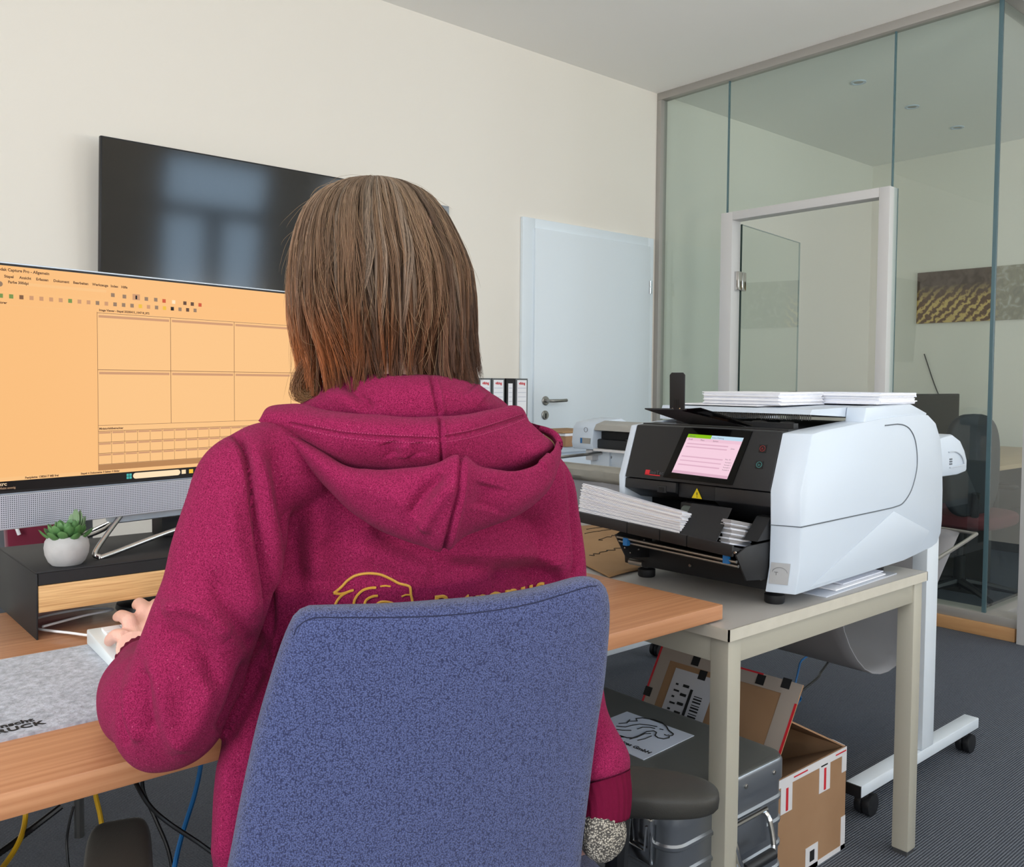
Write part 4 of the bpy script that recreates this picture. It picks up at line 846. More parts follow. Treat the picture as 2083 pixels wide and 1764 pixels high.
ld = MB().loft([rrect(KX0, KY0, KX1, KY1, R_, .347), rrect(KX0, KY0, KX1, KY1, R_, .385), rrect(KX0+.003, KY0+.003, KX1-.003, KY1-.003, R_, .391)]).build('lid', M_alucase, o)
MB().loft([rrect(KX0+.004, KY0+.004, KX1-.004, KY1-.004, R_, .3905), rrect(KX0+.004, KY0+.004, KX1-.004, KY1-.004, R_, .3935), rrect(KX0+.012, KY0+.012, KX1-.012, KY1-.012, R_*.8, .3938), rrect(KX0+.018, KY0+.018, KX1-.018, KY1-.018, R_*.8, .3922)]).build('lid_panel', M_lid, o)
for x in (1.38, 1.50, 1.60): bolt((x, KY0, .368), (0, -1, 0), .005, M_steel, o, 'rivet')
for y in (1.1, 1.25, 1.45): bolt((KX0, y, .368), (-1, 0, 0), .005, M_steel, o, 'rivet')
hd = MB().box((1.42, KY0-.006, .235), (1.57, KY0+.002, .305)).build('handle_plate', M_alucase, o, bevel=.003)
MB().tube(crom([(1.435, KY0-.006, .30), (1.435, KY0-.018, .29), (1.437, KY0-.03, .25)], 4)+crom([(1.445, KY0-.034, .232), (1.50, KY0-.036, .23), (1.545, KY0-.034, .232), (1.555, KY0-.03, .25), (1.557, KY0-.018, .29), (1.557, KY0-.006, .30)], 4), .0055, 10).build('handle_bow', M_chrome, o)
MB().tube([(1.45, KY0-.036, .23), (1.545, KY0-.036, .23)], .011, 12).build('handle_grip', M_black, o)
MB().tube([(1.43, KY0-.008, .306), (1.562, KY0-.008, .306)], .005, 8).build('handle_hinge', M_chrome, o)
lt = MB(); lt.box((KX0-.012, 1.055, .27), (KX0+.003, 1.115, .36)); lt.build('latch', M_chrome, o, bevel=.004)
MB().tube([(KX0-.014, 1.065, .345), (KX0-.018, 1.065, .30), (KX0-.018, 1.105, .30), (KX0-.014, 1.105, .345)], .0025, 8).build('latch_bail', M_chrome, o)
MB().box((KX0-.008, 1.18, .25), (KX0+.003, 1.36, .37)).build('lock_plate', M_black, o, bevel=.004)
# sticker with lion emblem
LP_, LQ, LR, LS = (1.575, 1.195), (1.575, 1.385), (1.405, 1.385), (1.39, 1.19)
stk = thing('sticker', 'white sticker with black lion outline on the case lid', 'sticker', (1.48, 1.29, .3915))
MB().prism([(1.392, 1.188, .3925), (1.576, 1.200, .3925), (1.568, 1.392, .3925), (1.395, 1.385, .3925)], (0, 0, .0012)).build('label', mat('sticker_white', srgb(214, 222, 238), .5), stk)
def onlid(x, y):   # crop pixel (1180,1280 origin, scale .288)
    return at(1180+x*.288, 1280+y*.288, z=.3940)
LION = [[(395, 632), (440, 628), (520, 640), (580, 662), (612, 690), (625, 715), (660, 742), (650, 752), (630, 756), (628, 768), (590, 776), (550, 768), (530, 752), (540, 730), (520, 720), (470, 725), (420, 752), (370, 770), (330, 768), (290, 755), (218, 738)],
        [(395, 632), (405, 650), (345, 652), (330, 664), (272, 668)], [(352, 640), (330, 662)], [(255, 686), (320, 692), (370, 680), (420, 672), (480, 678), (545, 690)], [(240, 708), (300, 715), (362, 716)],
        [(405, 706), (440, 694), (490, 694), (530, 702)], [(350, 778), (400, 765), (455, 740), (500, 738)], [(405, 786), (455, 776), (505, 755)], [(285, 762), (318, 764)], [(562, 706), (588, 712)], [(595, 745), (612, 752), (628, 748)]]
for i, s_ in enumerate(LION): MB().tube([onlid(*p) for p in s_], .0013 if i else .0016, 5).build('emblem_stroke', M_ink, stk)
a_, b_ = onlid(215, 770), onlid(478, 878)
text('lettering', 'Services GmbH', a_+Vector((0, 0, 0)), b_-a_, Vector((-(b_-a_).y, (b_-a_).x, 0)), .0172, M_ink, stk, bold=.0004)
# ------------------------------------------------------------------ cardboard box
o = thing('cardboard_box', 'open cardboard parcel taped with red and white tape', 'box', (1.92, 1.32, 0))
BX0, BX1, BY0, BY1, BZ = 1.748, 2.084, 1.112, 1.53, .262; t = .004
MB().box((BX0, BY0, 0), (BX1, BY0+t, BZ)).build('front_wall', M_card, o)
MB().box((BX0, BY1-t, 0), (BX1, BY1, BZ)).build('rear_wall', M_card, o)
MB().box((BX0, BY0+t, 0), (BX0+t, BY1-t, BZ)).build('left_wall', M_card, o)
MB().box((BX1-t, BY0+t, 0), (BX1, BY1-t, BZ)).build('right_wall', M_card, o)
MB().box((BX0, BY0, 0), (BX1, BY1, t)).build('bottom', M_card, o)
F0, F1_, F2_, F3_ = Vector((BX0, BY0, BZ)), Vector((1.877, BY0, .463)), Vector((1.872, 1.535, .460)), Vector((BX0, BY1, BZ))
fn = (F1_-F0).cross(F3_-F0).normalized(); fn = fn if fn.x < 0 else -fn
fl = MB().prism([F0, F1_, F2_, F3_], fn*.004).build('raised_flap', M_card, o)
def FLP(u, v, k=0): return F0.lerp(F3_, u).lerp(F1_.lerp(F2_, u), v)+fn*(.0043+.0003*k)   # u along depth, v up the flap
def fq(nm, m, u0, v0, u1, v1, par, k=1, h=.0003): return MB().prism([FLP(u0, v0, k), FLP(u1, v0, k), FLP(u1, v1, k), FLP(u0, v1, k)], fn*h).build(nm, m, par)
M_tapeg = mat('tape_on_card', srgb(170, 158, 148), .4)
fq('tape', M_tapeg, 0, .86, 1, 1, fl); fq('tape', M_tapeg, 0, 0, .11, .86, fl); fq('tape', M_tapeg, .90, 0, 1, .86, fl)
fq('tape_edge', M_red, -.003, 0, .012, .8, fl, 3); fq('tape_edge', M_red, .988, .3, 1.003, 1, fl, 3); fq('tape_edge', M_red, .25, .985, .65, 1.003, fl, 3)
for u, v in ((.10, .965), (.26, .93), (.72, .93), (.985, .45), (.64, .80)): fq('tape_mark', M_ink, u-.03, v-.05, u+.025, v+.055, fl, 4)
M_lab = mat('shipping_label', srgb(196, 196, 202), .5)
lb = fq('shipping_label', M_lab, .53, .12, .84, .80, fl, 2)
for i in range(13): fq('barcode_bar', M_ink, .585, .17+.032*i, .645, .17+.032*i+(.018 if i % 3 else .010), lb, 5)
for i in range(7): fq('label_line', M_ink, .78-(i % 2)*.02, .2+.07*i, .80, .2+.07*i+.02, lb, 5)
for i in range(5): fq('label_line', M_ink, .70, .22+.1*i, .745, .22+.1*i+.03, lb, 5)
fq('label_block', M_ink, .665, .3, .685, .62, lb, 5)
# right flap leaning inwards, front flap folded down, tape on the front
G0, G1 = Vector((BX1, BY0+.004, BZ)), Vector((1.845, BY0+.03, .385))
gn = Vector((.35, 0, .9)).normalized()
MB().prism([G0, Vector((BX1, BY1, BZ)), Vector((1.86, BY1-.03, .40)), G1], gn*-.004).build('side_flap', M_card, o)
MB().prism([G0, G0+Vector((-.05, .004, .026)), G0+Vector((-.05, .02, .026)), G0+Vector((0, .02, 0))], gn*.001).build('flap_tape', M_tape, o)
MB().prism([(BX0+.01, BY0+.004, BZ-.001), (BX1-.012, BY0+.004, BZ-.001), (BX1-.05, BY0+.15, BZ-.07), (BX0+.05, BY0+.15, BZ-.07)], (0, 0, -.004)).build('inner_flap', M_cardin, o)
yf = BY0-.0008
def ft_(nm, m, x0, z0, x1, z1, k=0, par=o): return MB().box((x0, yf-.0004*k-.0004, z0), (x1, BY0-.0004*k, z1)).build(nm, m, par)
tp = ft_('tape', M_tape, BX0, .243, BX1, BZ)
ft_('tape', M_tape, 1.787, .178, 1.835, .243); ft_('tape', M_tape, 1.955, .178, 2.005, .243); ft_('tape', M_tape, 2.062, .20, BX1, .243)
ft_('tape', M_tape, 2.064, 0, BX1, .085); ft_('tape', M_tape, 1.90, 0, 1.955, .06); ft_('tape', M_tape, BX0, 0, BX1, .012); ft_('tape', M_tape, BX0, .16, BX0+.025, .243)
for x in (1.808, 1.976): ft_('tape_stripe', M_red, x, .182, x+.009, .236, 2)
for x0, x1 in ((1.84, 1.90), (2.03, 2.08)): ft_('tape_stripe', M_red, x0, .252, x1, .255, 2)
ft_('tape_mark', M_ink, 1.918, .022, 1.938, .048, 2); ft_('tape_stripe', M_red, BX0, .15, BX0+.008, .18, 2)
MB().box((BX0-.0012, BY0, .16), (BX0-.0004, BY0+.025, BZ)).build('tape', M_tape, o); MB().box((BX0-.002, BY0+.001, .13), (BX0-.0014, BY0+.015, .17)).build('tape_stripe', M_red, o)
for k in range(6): ft_('tape_print', M_ink, 1.962+k*.005, .2425, 1.9655+k*.005, .2455, 3)
# ------------------------------------------------------------------ cables
def cable(pts, r, m, lb): c = MB().tube(crom(pts, 8), r, 8).build('cable', m); tag(c, lb, 'cable')
cable([Vector((1.95, 1.68, .70)), at(1635, 1297, y=1.60), at(1627, 1350, y=1.60), at(1616, 1400, y=1.60), at(1612, 1440, y=1.62), Vector((2.0, 1.63, .01))], .0035, M_blue, 'blue network cable hanging behind the raised box flap')
cable([at(1775, 1225, y=1.62), at(1758, 1252, y=1.62), at(1738, 1285, y=1.62), at(1700, 1325, y=1.62), at(1672, 1365, y=1.62), at(1638, 1400, y=1.60), Vector((2.02, 1.6, .01))], .0045, M_blackcab, 'black power cable sagging below the plotter')
cable([at(414, 1500, y=1.3), at(408, 1560, y=1.28), at(395, 1620, y=1.26), at(370, 1700, y=1.22), at(354, 1770, y=1.18), at(345, 1850, y=1.16)], .0036, M_blue, 'blue network cable hanging under the desk')
cable([at(186, 1560, y=1.4), at(195, 1620, y=1.4), at(205, 1665, y=1.40), at(214, 1740, y=1.40), at(222, 1830, y=1.40)], .0036, M_yellow, 'yellow cable behind the left armrest')
cable([at(52, 1600, y=1.36), at(52, 1660, y=1.36), at(42, 1705, y=1.33), at(15, 1752, y=1.3), at(-20, 1790, y=1.26), at(-60, 1830, y=1.22)], .0036, M_yellow, 'yellow cable under the far left of the desk')
cable([at(262, 1560, y=1.25), at(280, 1600, y=1.22), at(305, 1640, y=1.2), at(340, 1672, y=1.18), at(400, 1712, y=1.16), at(445, 1742, y=1.14), at(520, 1775, y=1.12)], .0032, M_blackcab, 'thick black cable draped towards the chair')
cable([at(290, 1560, y=1.3), at(292, 1610, y=1.3), at(318, 1670, y=1.28), at(345, 1740, y=1.26), at(360, 1850, y=1.24)], .0028, M_blackcab, 'thin black cable beside the blue one under the desk')
cable([at(125, 1640, y=1.34), at(60, 1690, y=1.34), at(0, 1735, y=1.32), at(-60, 1770, y=1.3)], .0045, M_blackcab, 'black cable crossing the yellow cable under the desk')
cable([at(150, 1640, y=1.3), at(140, 1680, y=1.3), at(136, 1720, y=1.3), at(142, 1790, y=1.28)], .0018, M_blackcab, 'very thin black wire hanging under the desk')
# ------------------------------------------------------------------ office chair in front
def upholstery():
    m = mat('blue_upholstery', srgb(64, 74, 118), .88, sheen=.25, spec=.3); nt = m.node_tree; N = nt.nodes; L = nt.links; b = N['Principled BSDF']
    tc = N.new('ShaderNodeTexCoord'); v = N.new('ShaderNodeTexVoronoi'); v.inputs['Scale'].default_value = 620; v.inputs['Randomness'].default_value = .9; L.new(tc.outputs['Object'], v.inputs['Vector'])
    n = N.new('ShaderNodeTexNoise'); n.inputs['Scale'].default_value = 900; L.new(tc.outputs['Object'], n.inputs['Vector'])
    r = N.new('ShaderNodeValToRGB'); r.color_ramp.elements[0].position = .15; r.color_ramp.elements[1].position = .75
    r.color_ramp.elements[0].color = (*srgb(88, 99, 146), 1); r.color_ramp.elements[1].color = (*srgb(36, 42, 78), 1)
    L.new(v.outputs['Distance'], r.inputs[0]); L.new(r.outputs[0], b.inputs['Base Color'])
    bp = N.new('ShaderNodeBump'); bp.invert = True; bp.inputs['Distance'].default_value = .0012; bp.inputs['Strength'].default_value = .8; L.new(v.outputs['Distance'], bp.inputs['Height']); L.new(bp.outputs[0], b.inputs['Normal']); return m
M_uph = upholstery()
CHR = thing('office_chair', 'blue fabric office chair the person sits on', 'chair', (.66, .90, 0)); o = CHR
# backrest: rows of (y px, left px, right px) with depth; built as a padded shell with real thickness
cw = Vector((math.cos(math.radians(-18.5)), math.sin(math.radians(-18.5)), 0)); cn = Vector((-cw.y, cw.x, 0))  # cn points to the sitter
CB = Vector((.5965, .745, 0))
def bpt(px, py, off=0):   # point of the back surface plane seen at pixel (used only for the outline in the plane)
    v = RT*((px-CX)/FPX)-UP*((py-CY)/FPX)+FW; t = (CB-CAM).dot(cn)/v.dot(cn); p = CAM+v*t; return ((p-CB).dot(cw), p.z)
outl = [(640, 1247), (700, 1243), (800, 1238), (900, 1230), (1000, 1222), (1080, 1212), (1150, 1200), (1190, 1191), (1220, 1187), (1245, 1192), (1260, 1207), (1267, 1235), (1268, 1270), (1263, 1330), (1255, 1400), (1240, 1480), (1228, 1560), (1217, 1640), (1207, 1710), (1200, 1770), (1190, 1850), (1178, 1930), (1150, 1990), (1100, 2010),
        (900, 2050), (700, 2090), (500, 2110), (455, 2080), (445, 2000), (455, 1900), (480, 1764), (495, 1680), (515, 1580), (535, 1490), (560, 1400), (582, 1330), (600, 1285), (615, 1260)]
U = [bpt(*p) for p in outl]
U = [(p.x, p.y) for p in resample(crom([Vector((u, z, 0)) for u, z in U]+[Vector((*U[0], 0))], 6), 161)[:-1]]
uc, zc = sum(u for u, z in U)/len(U), sum(z for u, z in U)/len(U)
def shell(k, off):     # ring scaled towards centre, offset along cn with spine curve
    R = []
    for u, z in U:
        uu, zz = uc+(u-uc)*k, zc+(z-zc)*k
        curve = .10*(uu-uc)**2/.18+.0*zz
        R.append(CB+cw*uu+cn*(off+curve)+Vector((0, 0, zz)))
    return R
mb = MB(); rg = [shell(k, off) for k, off in ((.05, -.014), (.3, -.0135), (.55, -.013), (.75, -.0115), (.88, -.009), (.94, -.0065), (.975, -.002), (.993, .004), (1.0, .012), (1.0, .022), (.992, .030), (.97, .037), (.93, .042), (.85, .045), (.6, .046), (.3, .046), (.05, .046))]
mb.loft(rg); back = mb.build('backrest', M_uph, o, smooth=True)
# seam near the top edge
sm = []
for px, py in ((602, 1300), (612, 1280), (640, 1262), (700, 1258), (800, 1255), (900, 1250), (1000, 1241), (1080, 1229), (1150, 1213), (1200, 1201), (1230, 1199)):
    u, z = bpt(px, py); sm.append(Vector((u, z, 0)))
bvb = BVHTree.FromPolygons([v.co+Vector(back['_org']) for v in back.data.vertices], [tuple(p.vertices) for p in back.data.polygons])
sp_ = []
for q in crom(sm, 6):
    a_ = CB+cw*q.x+Vector((0, 0, q.y))-cn*.2; h = bvb.ray_cast(a_, cn)[0]
    if h: sp_.append(h-cn*.0002)
MB().tube(sp_, .0008, 5).build('seam', mat('seam_thread', srgb(34, 38, 66), .9), back)
# seat and mechanism
sc_ = Vector((.655, .93, .50))
MB().loft(pad(sc_, cw, cn, (0, 0, 1), .235, .23, .045)).build('seat', M_uph, o)
MB().box((.56, .82, .42), (.76, 1.0, .46)).build('mechanism', M_black, o, bevel=.01)
chair_base(o, .66, .92, .43, M_black, rot=.7, R=.31)
MB().tube(crom([sc_-Vector((0, 0, .06)), sc_-cn*.22-Vector((0, 0, .05)), CB+cn*.02+Vector((0, 0, .52)), CB+cn*.02+Vector((0, 0, .66))], 6), .02, 10).build('back_post', M_black, o)
M_arm = mat('armrest_rubber', srgb(48, 47, 44), .45, bump=(900, .35, .0006), spec=.4)
def armrest(c, d, L_, W_a, H_a, post, p=2.6):
    d = Vector(d).normalized(); s_ = Vector((d.y, -d.x, 0)); a_ = MB().loft(pad(c, d, s_, (0, 0, 1), L_/2, W_a/2, H_a/2, p=p, n=16)).build('armrest', M_arm, o, smooth=True)
    MB().tube(crom([c-Vector((0, 0, H_a*.4)), c-Vector((0, 0, .08)), Vector((post[0], post[1], .47)), Vector((post[0]*.6+.66*.4, post[1]*.7+.28, .45))], 6), .016, 10).build('arm_post', M_black, o)
armrest(Vector((.2745, .925, .655)), (.3, .954, 0), .290, .068, .030, (.36, .90), 5)
armrest(Vector((.885, .800, .622)), (-.62, .78, 0), .27, .100, .038, (.90, .83))
# ------------------------------------------------------------------ the person
PERSON = thing('person', 'person with shoulder-length brown hair and maroon hoodie seen from behind', 'person', (.65, .96, 0))
def fleece(name, c1, c2):
    m = mat(name, c1, .95, sheen=.05, spec=.1); nt = m.node_tree; N = nt.nodes; L = nt.links; b = N['Principled BSDF']
    b.inputs['Sheen Tint'].default_value = (1, .55, .68, 1); b.inputs['Sheen Roughness'].default_value = .5
    tc = N.new('ShaderNodeTexCoord'); n = N.new('ShaderNodeTexNoise'); n.inputs['Scale'].default_value = 750; n.inputs['Detail'].default_value = 3; n.inputs['Roughness'].default_value = .7; L.new(tc.outputs['Object'], n.inputs['Vector'])
    n2 = N.new('ShaderNodeTexNoise'); n2.inputs['Scale'].default_value = 60; n2.inputs['Detail'].default_value = 4; L.new(tc.outputs['Object'], n2.inputs['Vector'])
    r = N.new('ShaderNodeValToRGB'); e = r.color_ramp.elements; e[0].position = .35; e[1].position = .66; e[0].color = (*c1, 1); e[1].color = (*c2, 1); L.new(n.outputs['Fac'], r.inputs[0])
    v = N.new('ShaderNodeTexVoronoi'); v.inputs['Scale'].default_value = 130; L.new(tc.outputs['Object'], v.inputs['Vector'])
    gt = N.new('ShaderNodeMath'); gt.operation = 'LESS_THAN'; gt.inputs[1].default_value = .07; L.new(v.outputs['Distance'], gt.inputs[0])
    ml = N.new('ShaderNodeMath'); ml.operation = 'MULTIPLY'; ml.inputs[1].default_value = .35; L.new(gt.outputs[0], ml.inputs[0])
    mx = N.new('ShaderNodeMix'); mx.data_type = 'RGBA'; L.new(ml.outputs[0], mx.inputs[0]); L.new(r.outputs[0], mx.inputs[6]); mx.inputs[7].default_value = (*srgb(214, 130, 150), 1); L.new(mx.outputs[2], b.inputs['Base Color'])
    ad = N.new('ShaderNodeMath'); ad.operation = 'MULTIPLY_ADD'; ad.inputs[1].default_value = .6; L.new(n2.outputs['Fac'], ad.inputs[0]); L.new(n.outputs['Fac'], ad.inputs[2])
    bp = N.new('ShaderNodeBump'); bp.inputs['Distance'].default_value = .0012; bp.inputs['Strength'].default_value = .5; L.new(ad.outputs[0], bp.inputs['Height']); L.new(bp.outputs[0], b.inputs['Normal']); return m
M_hood = fleece('maroon_fleece', srgb(95, 14, 45), srgb(156, 41, 88))
M_rib = mat('ribbed_cuff', srgb(98, 16, 46), .95, spec=.1, bump=(700, .6, .001))
ya = math.radians(-10); BR = Vector((math.cos(ya), math.sin(ya), 0)); BF = Vector((-BR.y, BR.x, 0)); PC = Vector((.637, .955, 0))
def ell(c, a, b, n=48, p=2.3, rot=0):
    e = 2/p; return [c+BR*(a*math.copysign(abs(math.cos(t))**e, math.cos(t)))+BF*(b*math.copysign(abs(math.sin(t))**e, math.sin(t))) for t in [2*PI*j/n for j in range(n)]]
hb = MB()
hb.loft([ell(PC+BR*dx+BF*dy+Vector((0, 0, z)), a, b) for z, a, b, dx, dy in ((.47, .205, .13, 0, .02), (.52, .215, .135, 0, .02), (.60, .205, .118, 0, .0), (.66, .203, .100, 0, -.015), (.74, .205, .094, 0, -.020), (.82, .208, .100, 0, -.010), (.90, .215, .112, 0, .005), (.98, .218, .116, 0, .01), (1.03, .213, .114, .0, .014), (1.06, .196, .108, .0, .018), (1.085, .168, .097, 0, .022), (1.11, .128, .086, 0, .028), (1.13, .100, .078, 0, .036), (1.16, .078, .07, 0, .045), (1.18, .070, .066, 0, .05))])
def limb(mb, pts, n=28): 
    P = crom([Vector((r, 0, 0)) for *_, r in pts], 8); C_ = crom([p for p, r in pts], 8); mb.tube(C_, [q.x for q in P], n)
def D(px, py, d): return at(px, py, d=d)
# left arm: shoulder, elbow at the desk edge, forearm onto the desk
limb(hb, [(D(620, 955, 1.06), .056), (D(560, 960, 1.02), .058), (D(512, 985, .99), .0600), (D(488, 1040, .975), .0585), (D(463, 1120, .96), .0585), (D(446, 1200, .95), .0580), (D(410, 1300, .945), .0590), (D(375, 1395, .945), .0615), (D(345, 1450, .955), .0590), (D(322, 1478, .975), .050)])
limb(hb, [(D(352, 1420, .955), .058), (D(318, 1425, 1.00), .0600), (D(300, 1405, 1.08), .0560), (D(300, 1378, 1.16), .047), (D(298, 1364, 1.205), .0420)])
# loose side of the hoodie hanging in front of the desk edge
limb(hb, [(D(560, 1330, 1.03), .030), (D(528, 1450, 1.00), .037), (D(516, 1600, .985), .039), (D(512, 1760, .975), .040), (D(512, 1880, .97), .038)])
# right arm hanging down
limb(hb, [(D(1010, 960, 1.14), .058), (D(1078, 988, 1.18), .057), (D(1098, 1050, 1.20), .0545), (D(1110, 1130, 1.21), .053), (D(1118, 1230, 1.20), .051), (D(1140, 1350, 1.17), .050), (D(1158, 1450, 1.13), .045), (D(1186, 1525, 1.105), .046), (D(1208, 1565, 1.095), .045), (D(1216, 1590, 1.09), .037)])
base = hb.build('tmp', M_hood, PERSON, smooth=True)
def remesh(o, vox, it=6, f=.5):
    mo = o.modifiers.new('r', 'REMESH'); mo.mode = 'VOXEL'; mo.voxel_size = vox
    ms = o.modifiers.new('s', 'SMOOTH'); ms.iterations = it; ms.factor = f
    dg = bpy.context.evaluated_depsgraph_get(); me = bpy.data.meshes.new_from_object(o.evaluated_get(dg)); o.modifiers.clear(); old = o.data; o.data = me; bpy.data.meshes.remove(old); return o
remesh(base, .0037, 22, .6)
base.name = 'hoodie'; base.data.name = 'hoodie'
FA = 1.35
def fold(o, strokes, noise=()):
    """push vertices along their normals near polylines drawn on the camera-facing side: real cloth folds"""
    me = o.data; n = len(me.vertices); co = np.empty(n*3); me.vertices.foreach_get('co', co); co = co.reshape(-1, 3)+np.array(o['_org'])
    me.update(); no = np.empty(n*3); me.vertex_normals.foreach_get('vector', no); no = no.reshape(-1, 3)
    q = co-np.array(CAM); d = q@np.array(FW); px = CX+FPX*(q@np.array(RT))/d; py = CY-FPX*(q@np.array(UP))/d
    face = np.clip(-(no*q/np.linalg.norm(q, axis=1)[:, None]).sum(1)*3+.2, 0, 1); disp = np.zeros(n)
    for st in strokes:
        A_, w_, P = st[0], st[1], crom([Vector((x, y, 0)) for x, y in st[2]], 5); best = np.full(n, 1e9); tt = np.zeros(n); m_ = len(P)-1
        for i in range(m_):
            a, b = P[i], P[i+1]; ax, ay = a.x, a.y; bx, by = b.x-a.x, b.y-a.y; l2 = bx*bx+by*by+1e-9
            t = np.clip(((px-ax)*bx+(py-ay)*by)/l2, 0, 1); dd = np.hypot(px-ax-t*bx, py-ay-t*by); k = dd < best; best[k] = dd[k]; tt[k] = (i+t[k])/m_
        taper = np.clip(np.minimum(tt, 1-tt)*5+.25, 0, 1) if len(st) < 4 else 1
        disp += A_*np.exp(-(best/w_)**2)*taper*face
    for amp, f, ph in noise:
        disp += amp*np.sin(co[:, 0]*f+ph)*np.sin(co[:, 1]*f*1.3+ph*2)*np.sin(co[:, 2]*f*.8+ph*3+1.5*np.sin(co[:, 0]*f*.7))
    co += no*(disp*FA)[:, None]; co -= np.array(o['_org']); me.vertices.foreach_set('co', co.ravel()); me.update()
FOLDS = [
 (-.010, 9, [(470, 880), (492, 900), (508, 960), (520, 1050), (535, 1130), (548, 1210), (552, 1290)]),
 (.007, 22, [(530, 930), (548, 1030), (565, 1120), (575, 1220)]), (-.012, 26, [(560, 900), (575, 1000), (592, 1100), (600, 1200)]),
 (.006, 30, [(640, 960), (650, 1060), (645, 1180)]),
 (.006, 22, [(470, 1000), (475, 1100), (500, 1180), (520, 1260)]), (-.006, 20, [(430, 1160), (460, 1230), (500, 1290), (530, 1320)]),
 (.008, 20, [(330, 1240), (380, 1235), (430, 1255), (470, 1300)]), (-.007, 18, [(320, 1290), (370, 1300), (420, 1340), (440, 1400)]),
 (.006, 18, [(310, 1330), (330, 1400), (345, 1470), (360, 1530)]), (-.006, 14, [(290, 1360), (300, 1430), (310, 1490)]), (.005, 12, [(262, 1390), (262, 1450), (285, 1510)]), (-.005, 10, [(245, 1400), (240, 1460), (260, 1520)]),
 (.007, 26, [(430, 1380), (400, 1460), (360, 1520)]), (-.010, 20, [(530, 1350), (490, 1430), (450, 1500)]),
 (.008, 22, [(880, 1130), (980, 1125), (1080, 1130), (1150, 1150)]), (-.011, 24, [(1000, 1180), (1060, 1165), (1120, 1170), (1160, 1200)]), (.006, 14, [(1120, 1140), (1150, 1180), (1165, 1220)]),
 (-.006, 20, [(760, 1060), (820, 1110), (900, 1140), (980, 1160)]), (.005, 24, [(720, 1120), (800, 1140), (880, 1170)]), (-.005, 30, [(650, 1100), (690, 1160), (700, 1220)]),
 (-.008, 8, [(1135, 900), (1160, 960), (1172, 1050), (1178, 1130), (1165, 1190)]),
 (.006, 10, [(560, 1290), (555, 1400), (530, 1550), (515, 1700)]), (-.008, 14, [(580, 1300), (560, 1420), (535, 1560)]), (.006, 20, [(470, 1540), (465, 1640), (455, 1760)]),
]
fold(base, FOLDS, [(.0030, 20, .3), (.0016, 43, 1.1)])
bvh = BVHTree.FromPolygons([v.co+Vector(base['_org']) for v in base.data.vertices], [tuple(p.vertices) for p in base.data.polygons])
def hit(px, py, off=.001):
    v = (RT*((px-CX)/FPX)-UP*((py-CY)/FPX)+FW).normalized(); h, n, i, d_ = bvh.ray_cast(CAM, v)
    return (h+n*off) if h else None
hd_ = 1.02
# cuffs
def cuff(name, C_, r0, r1, mat_=M_rib, n=40):
    rings = []; P = crom(C_, 6); m_ = len(P)
    t0 = (P[1]-P[0]).normalized(); a = t0.orthogonal().normalized()
    for i, p in enumerate(P):
        t = (P[min(i+1, m_-1)]-P[max(i-1, 0)]).normalized(); a = (a-t*a.dot(t)).normalized(); b = t.cross(a); r = r0+(r1-r0)*i/(m_-1)
        rings.append([p+(a*math.cos(q)+b*math.sin(q))*(r*(1+.022*math.cos(q*26))) for q in [2*PI*j/104 for j in range(104)]])
    rin = [[p+(v-p)*.86 for v in r] for r, p in zip(rings[::-1], P[::-1])]
    return MB().loft(rings+rin, cap=False).build(name, mat_, PERSON, smooth=True)
cuff('cuff', [D(299, 1364, 1.20), D(293, 1348, 1.25), D(287, 1336, 1.285)], .0405, .0345)
cuff('cuff', [D(1218, 1580, 1.09), D(1226, 1615, 1.085), D(1228, 1662, 1.08)], .0395, .031)
# hood: three draped layers of thick cloth
def layer(rows, nu=9, nv=9, solid=.0035, name='hood', W=130):
    R1 = [resample(crom([at(x, y, d=d) for x, y, d in r], 8), W) for r in rows]
    cols_ = [crom([r[j] for r in R1], nv) for j in range(W)]
    return [[cols_[j][i] for j in range(W)] for i in range(len(cols_[0]))]
L1 = layer([  # collar standing behind the neck
 [(600, 858, 1.10), (618, 812, 1.13), (655, 785, 1.13), (700, 764, 1.10), (790, 760, 1.08), (880, 763, 1.08), (935, 770, 1.10), (985, 792, 1.15), (1030, 822, 1.19), (1048, 850, 1.17)],
 [(595, 860, 1.07), (615, 818, 1.10), (655, 790, 1.10), (700, 770, 1.075), (790, 767, 1.05), (880, 770, 1.05), (938, 776, 1.075), (990, 800, 1.13), (1035, 830, 1.17), (1052, 852, 1.16)],
 [(580, 862, 1.05), (610, 840, 1.06), (655, 820, 1.06), (710, 810, 1.04), (790, 808, 1.025), (885, 810, 1.025), (945, 815, 1.05), (1000, 828, 1.09), (1042, 845, 1.13), (1058, 858, 1.14)],
 [(580, 880, 1.05), (620, 880, 1.05), (665, 880, 1.05), (720, 880, 1.04), (795, 880, 1.03), (890, 880, 1.035), (950, 880, 1.06), (1005, 875, 1.09), (1045, 870, 1.13), (1062, 868, 1.14)]])
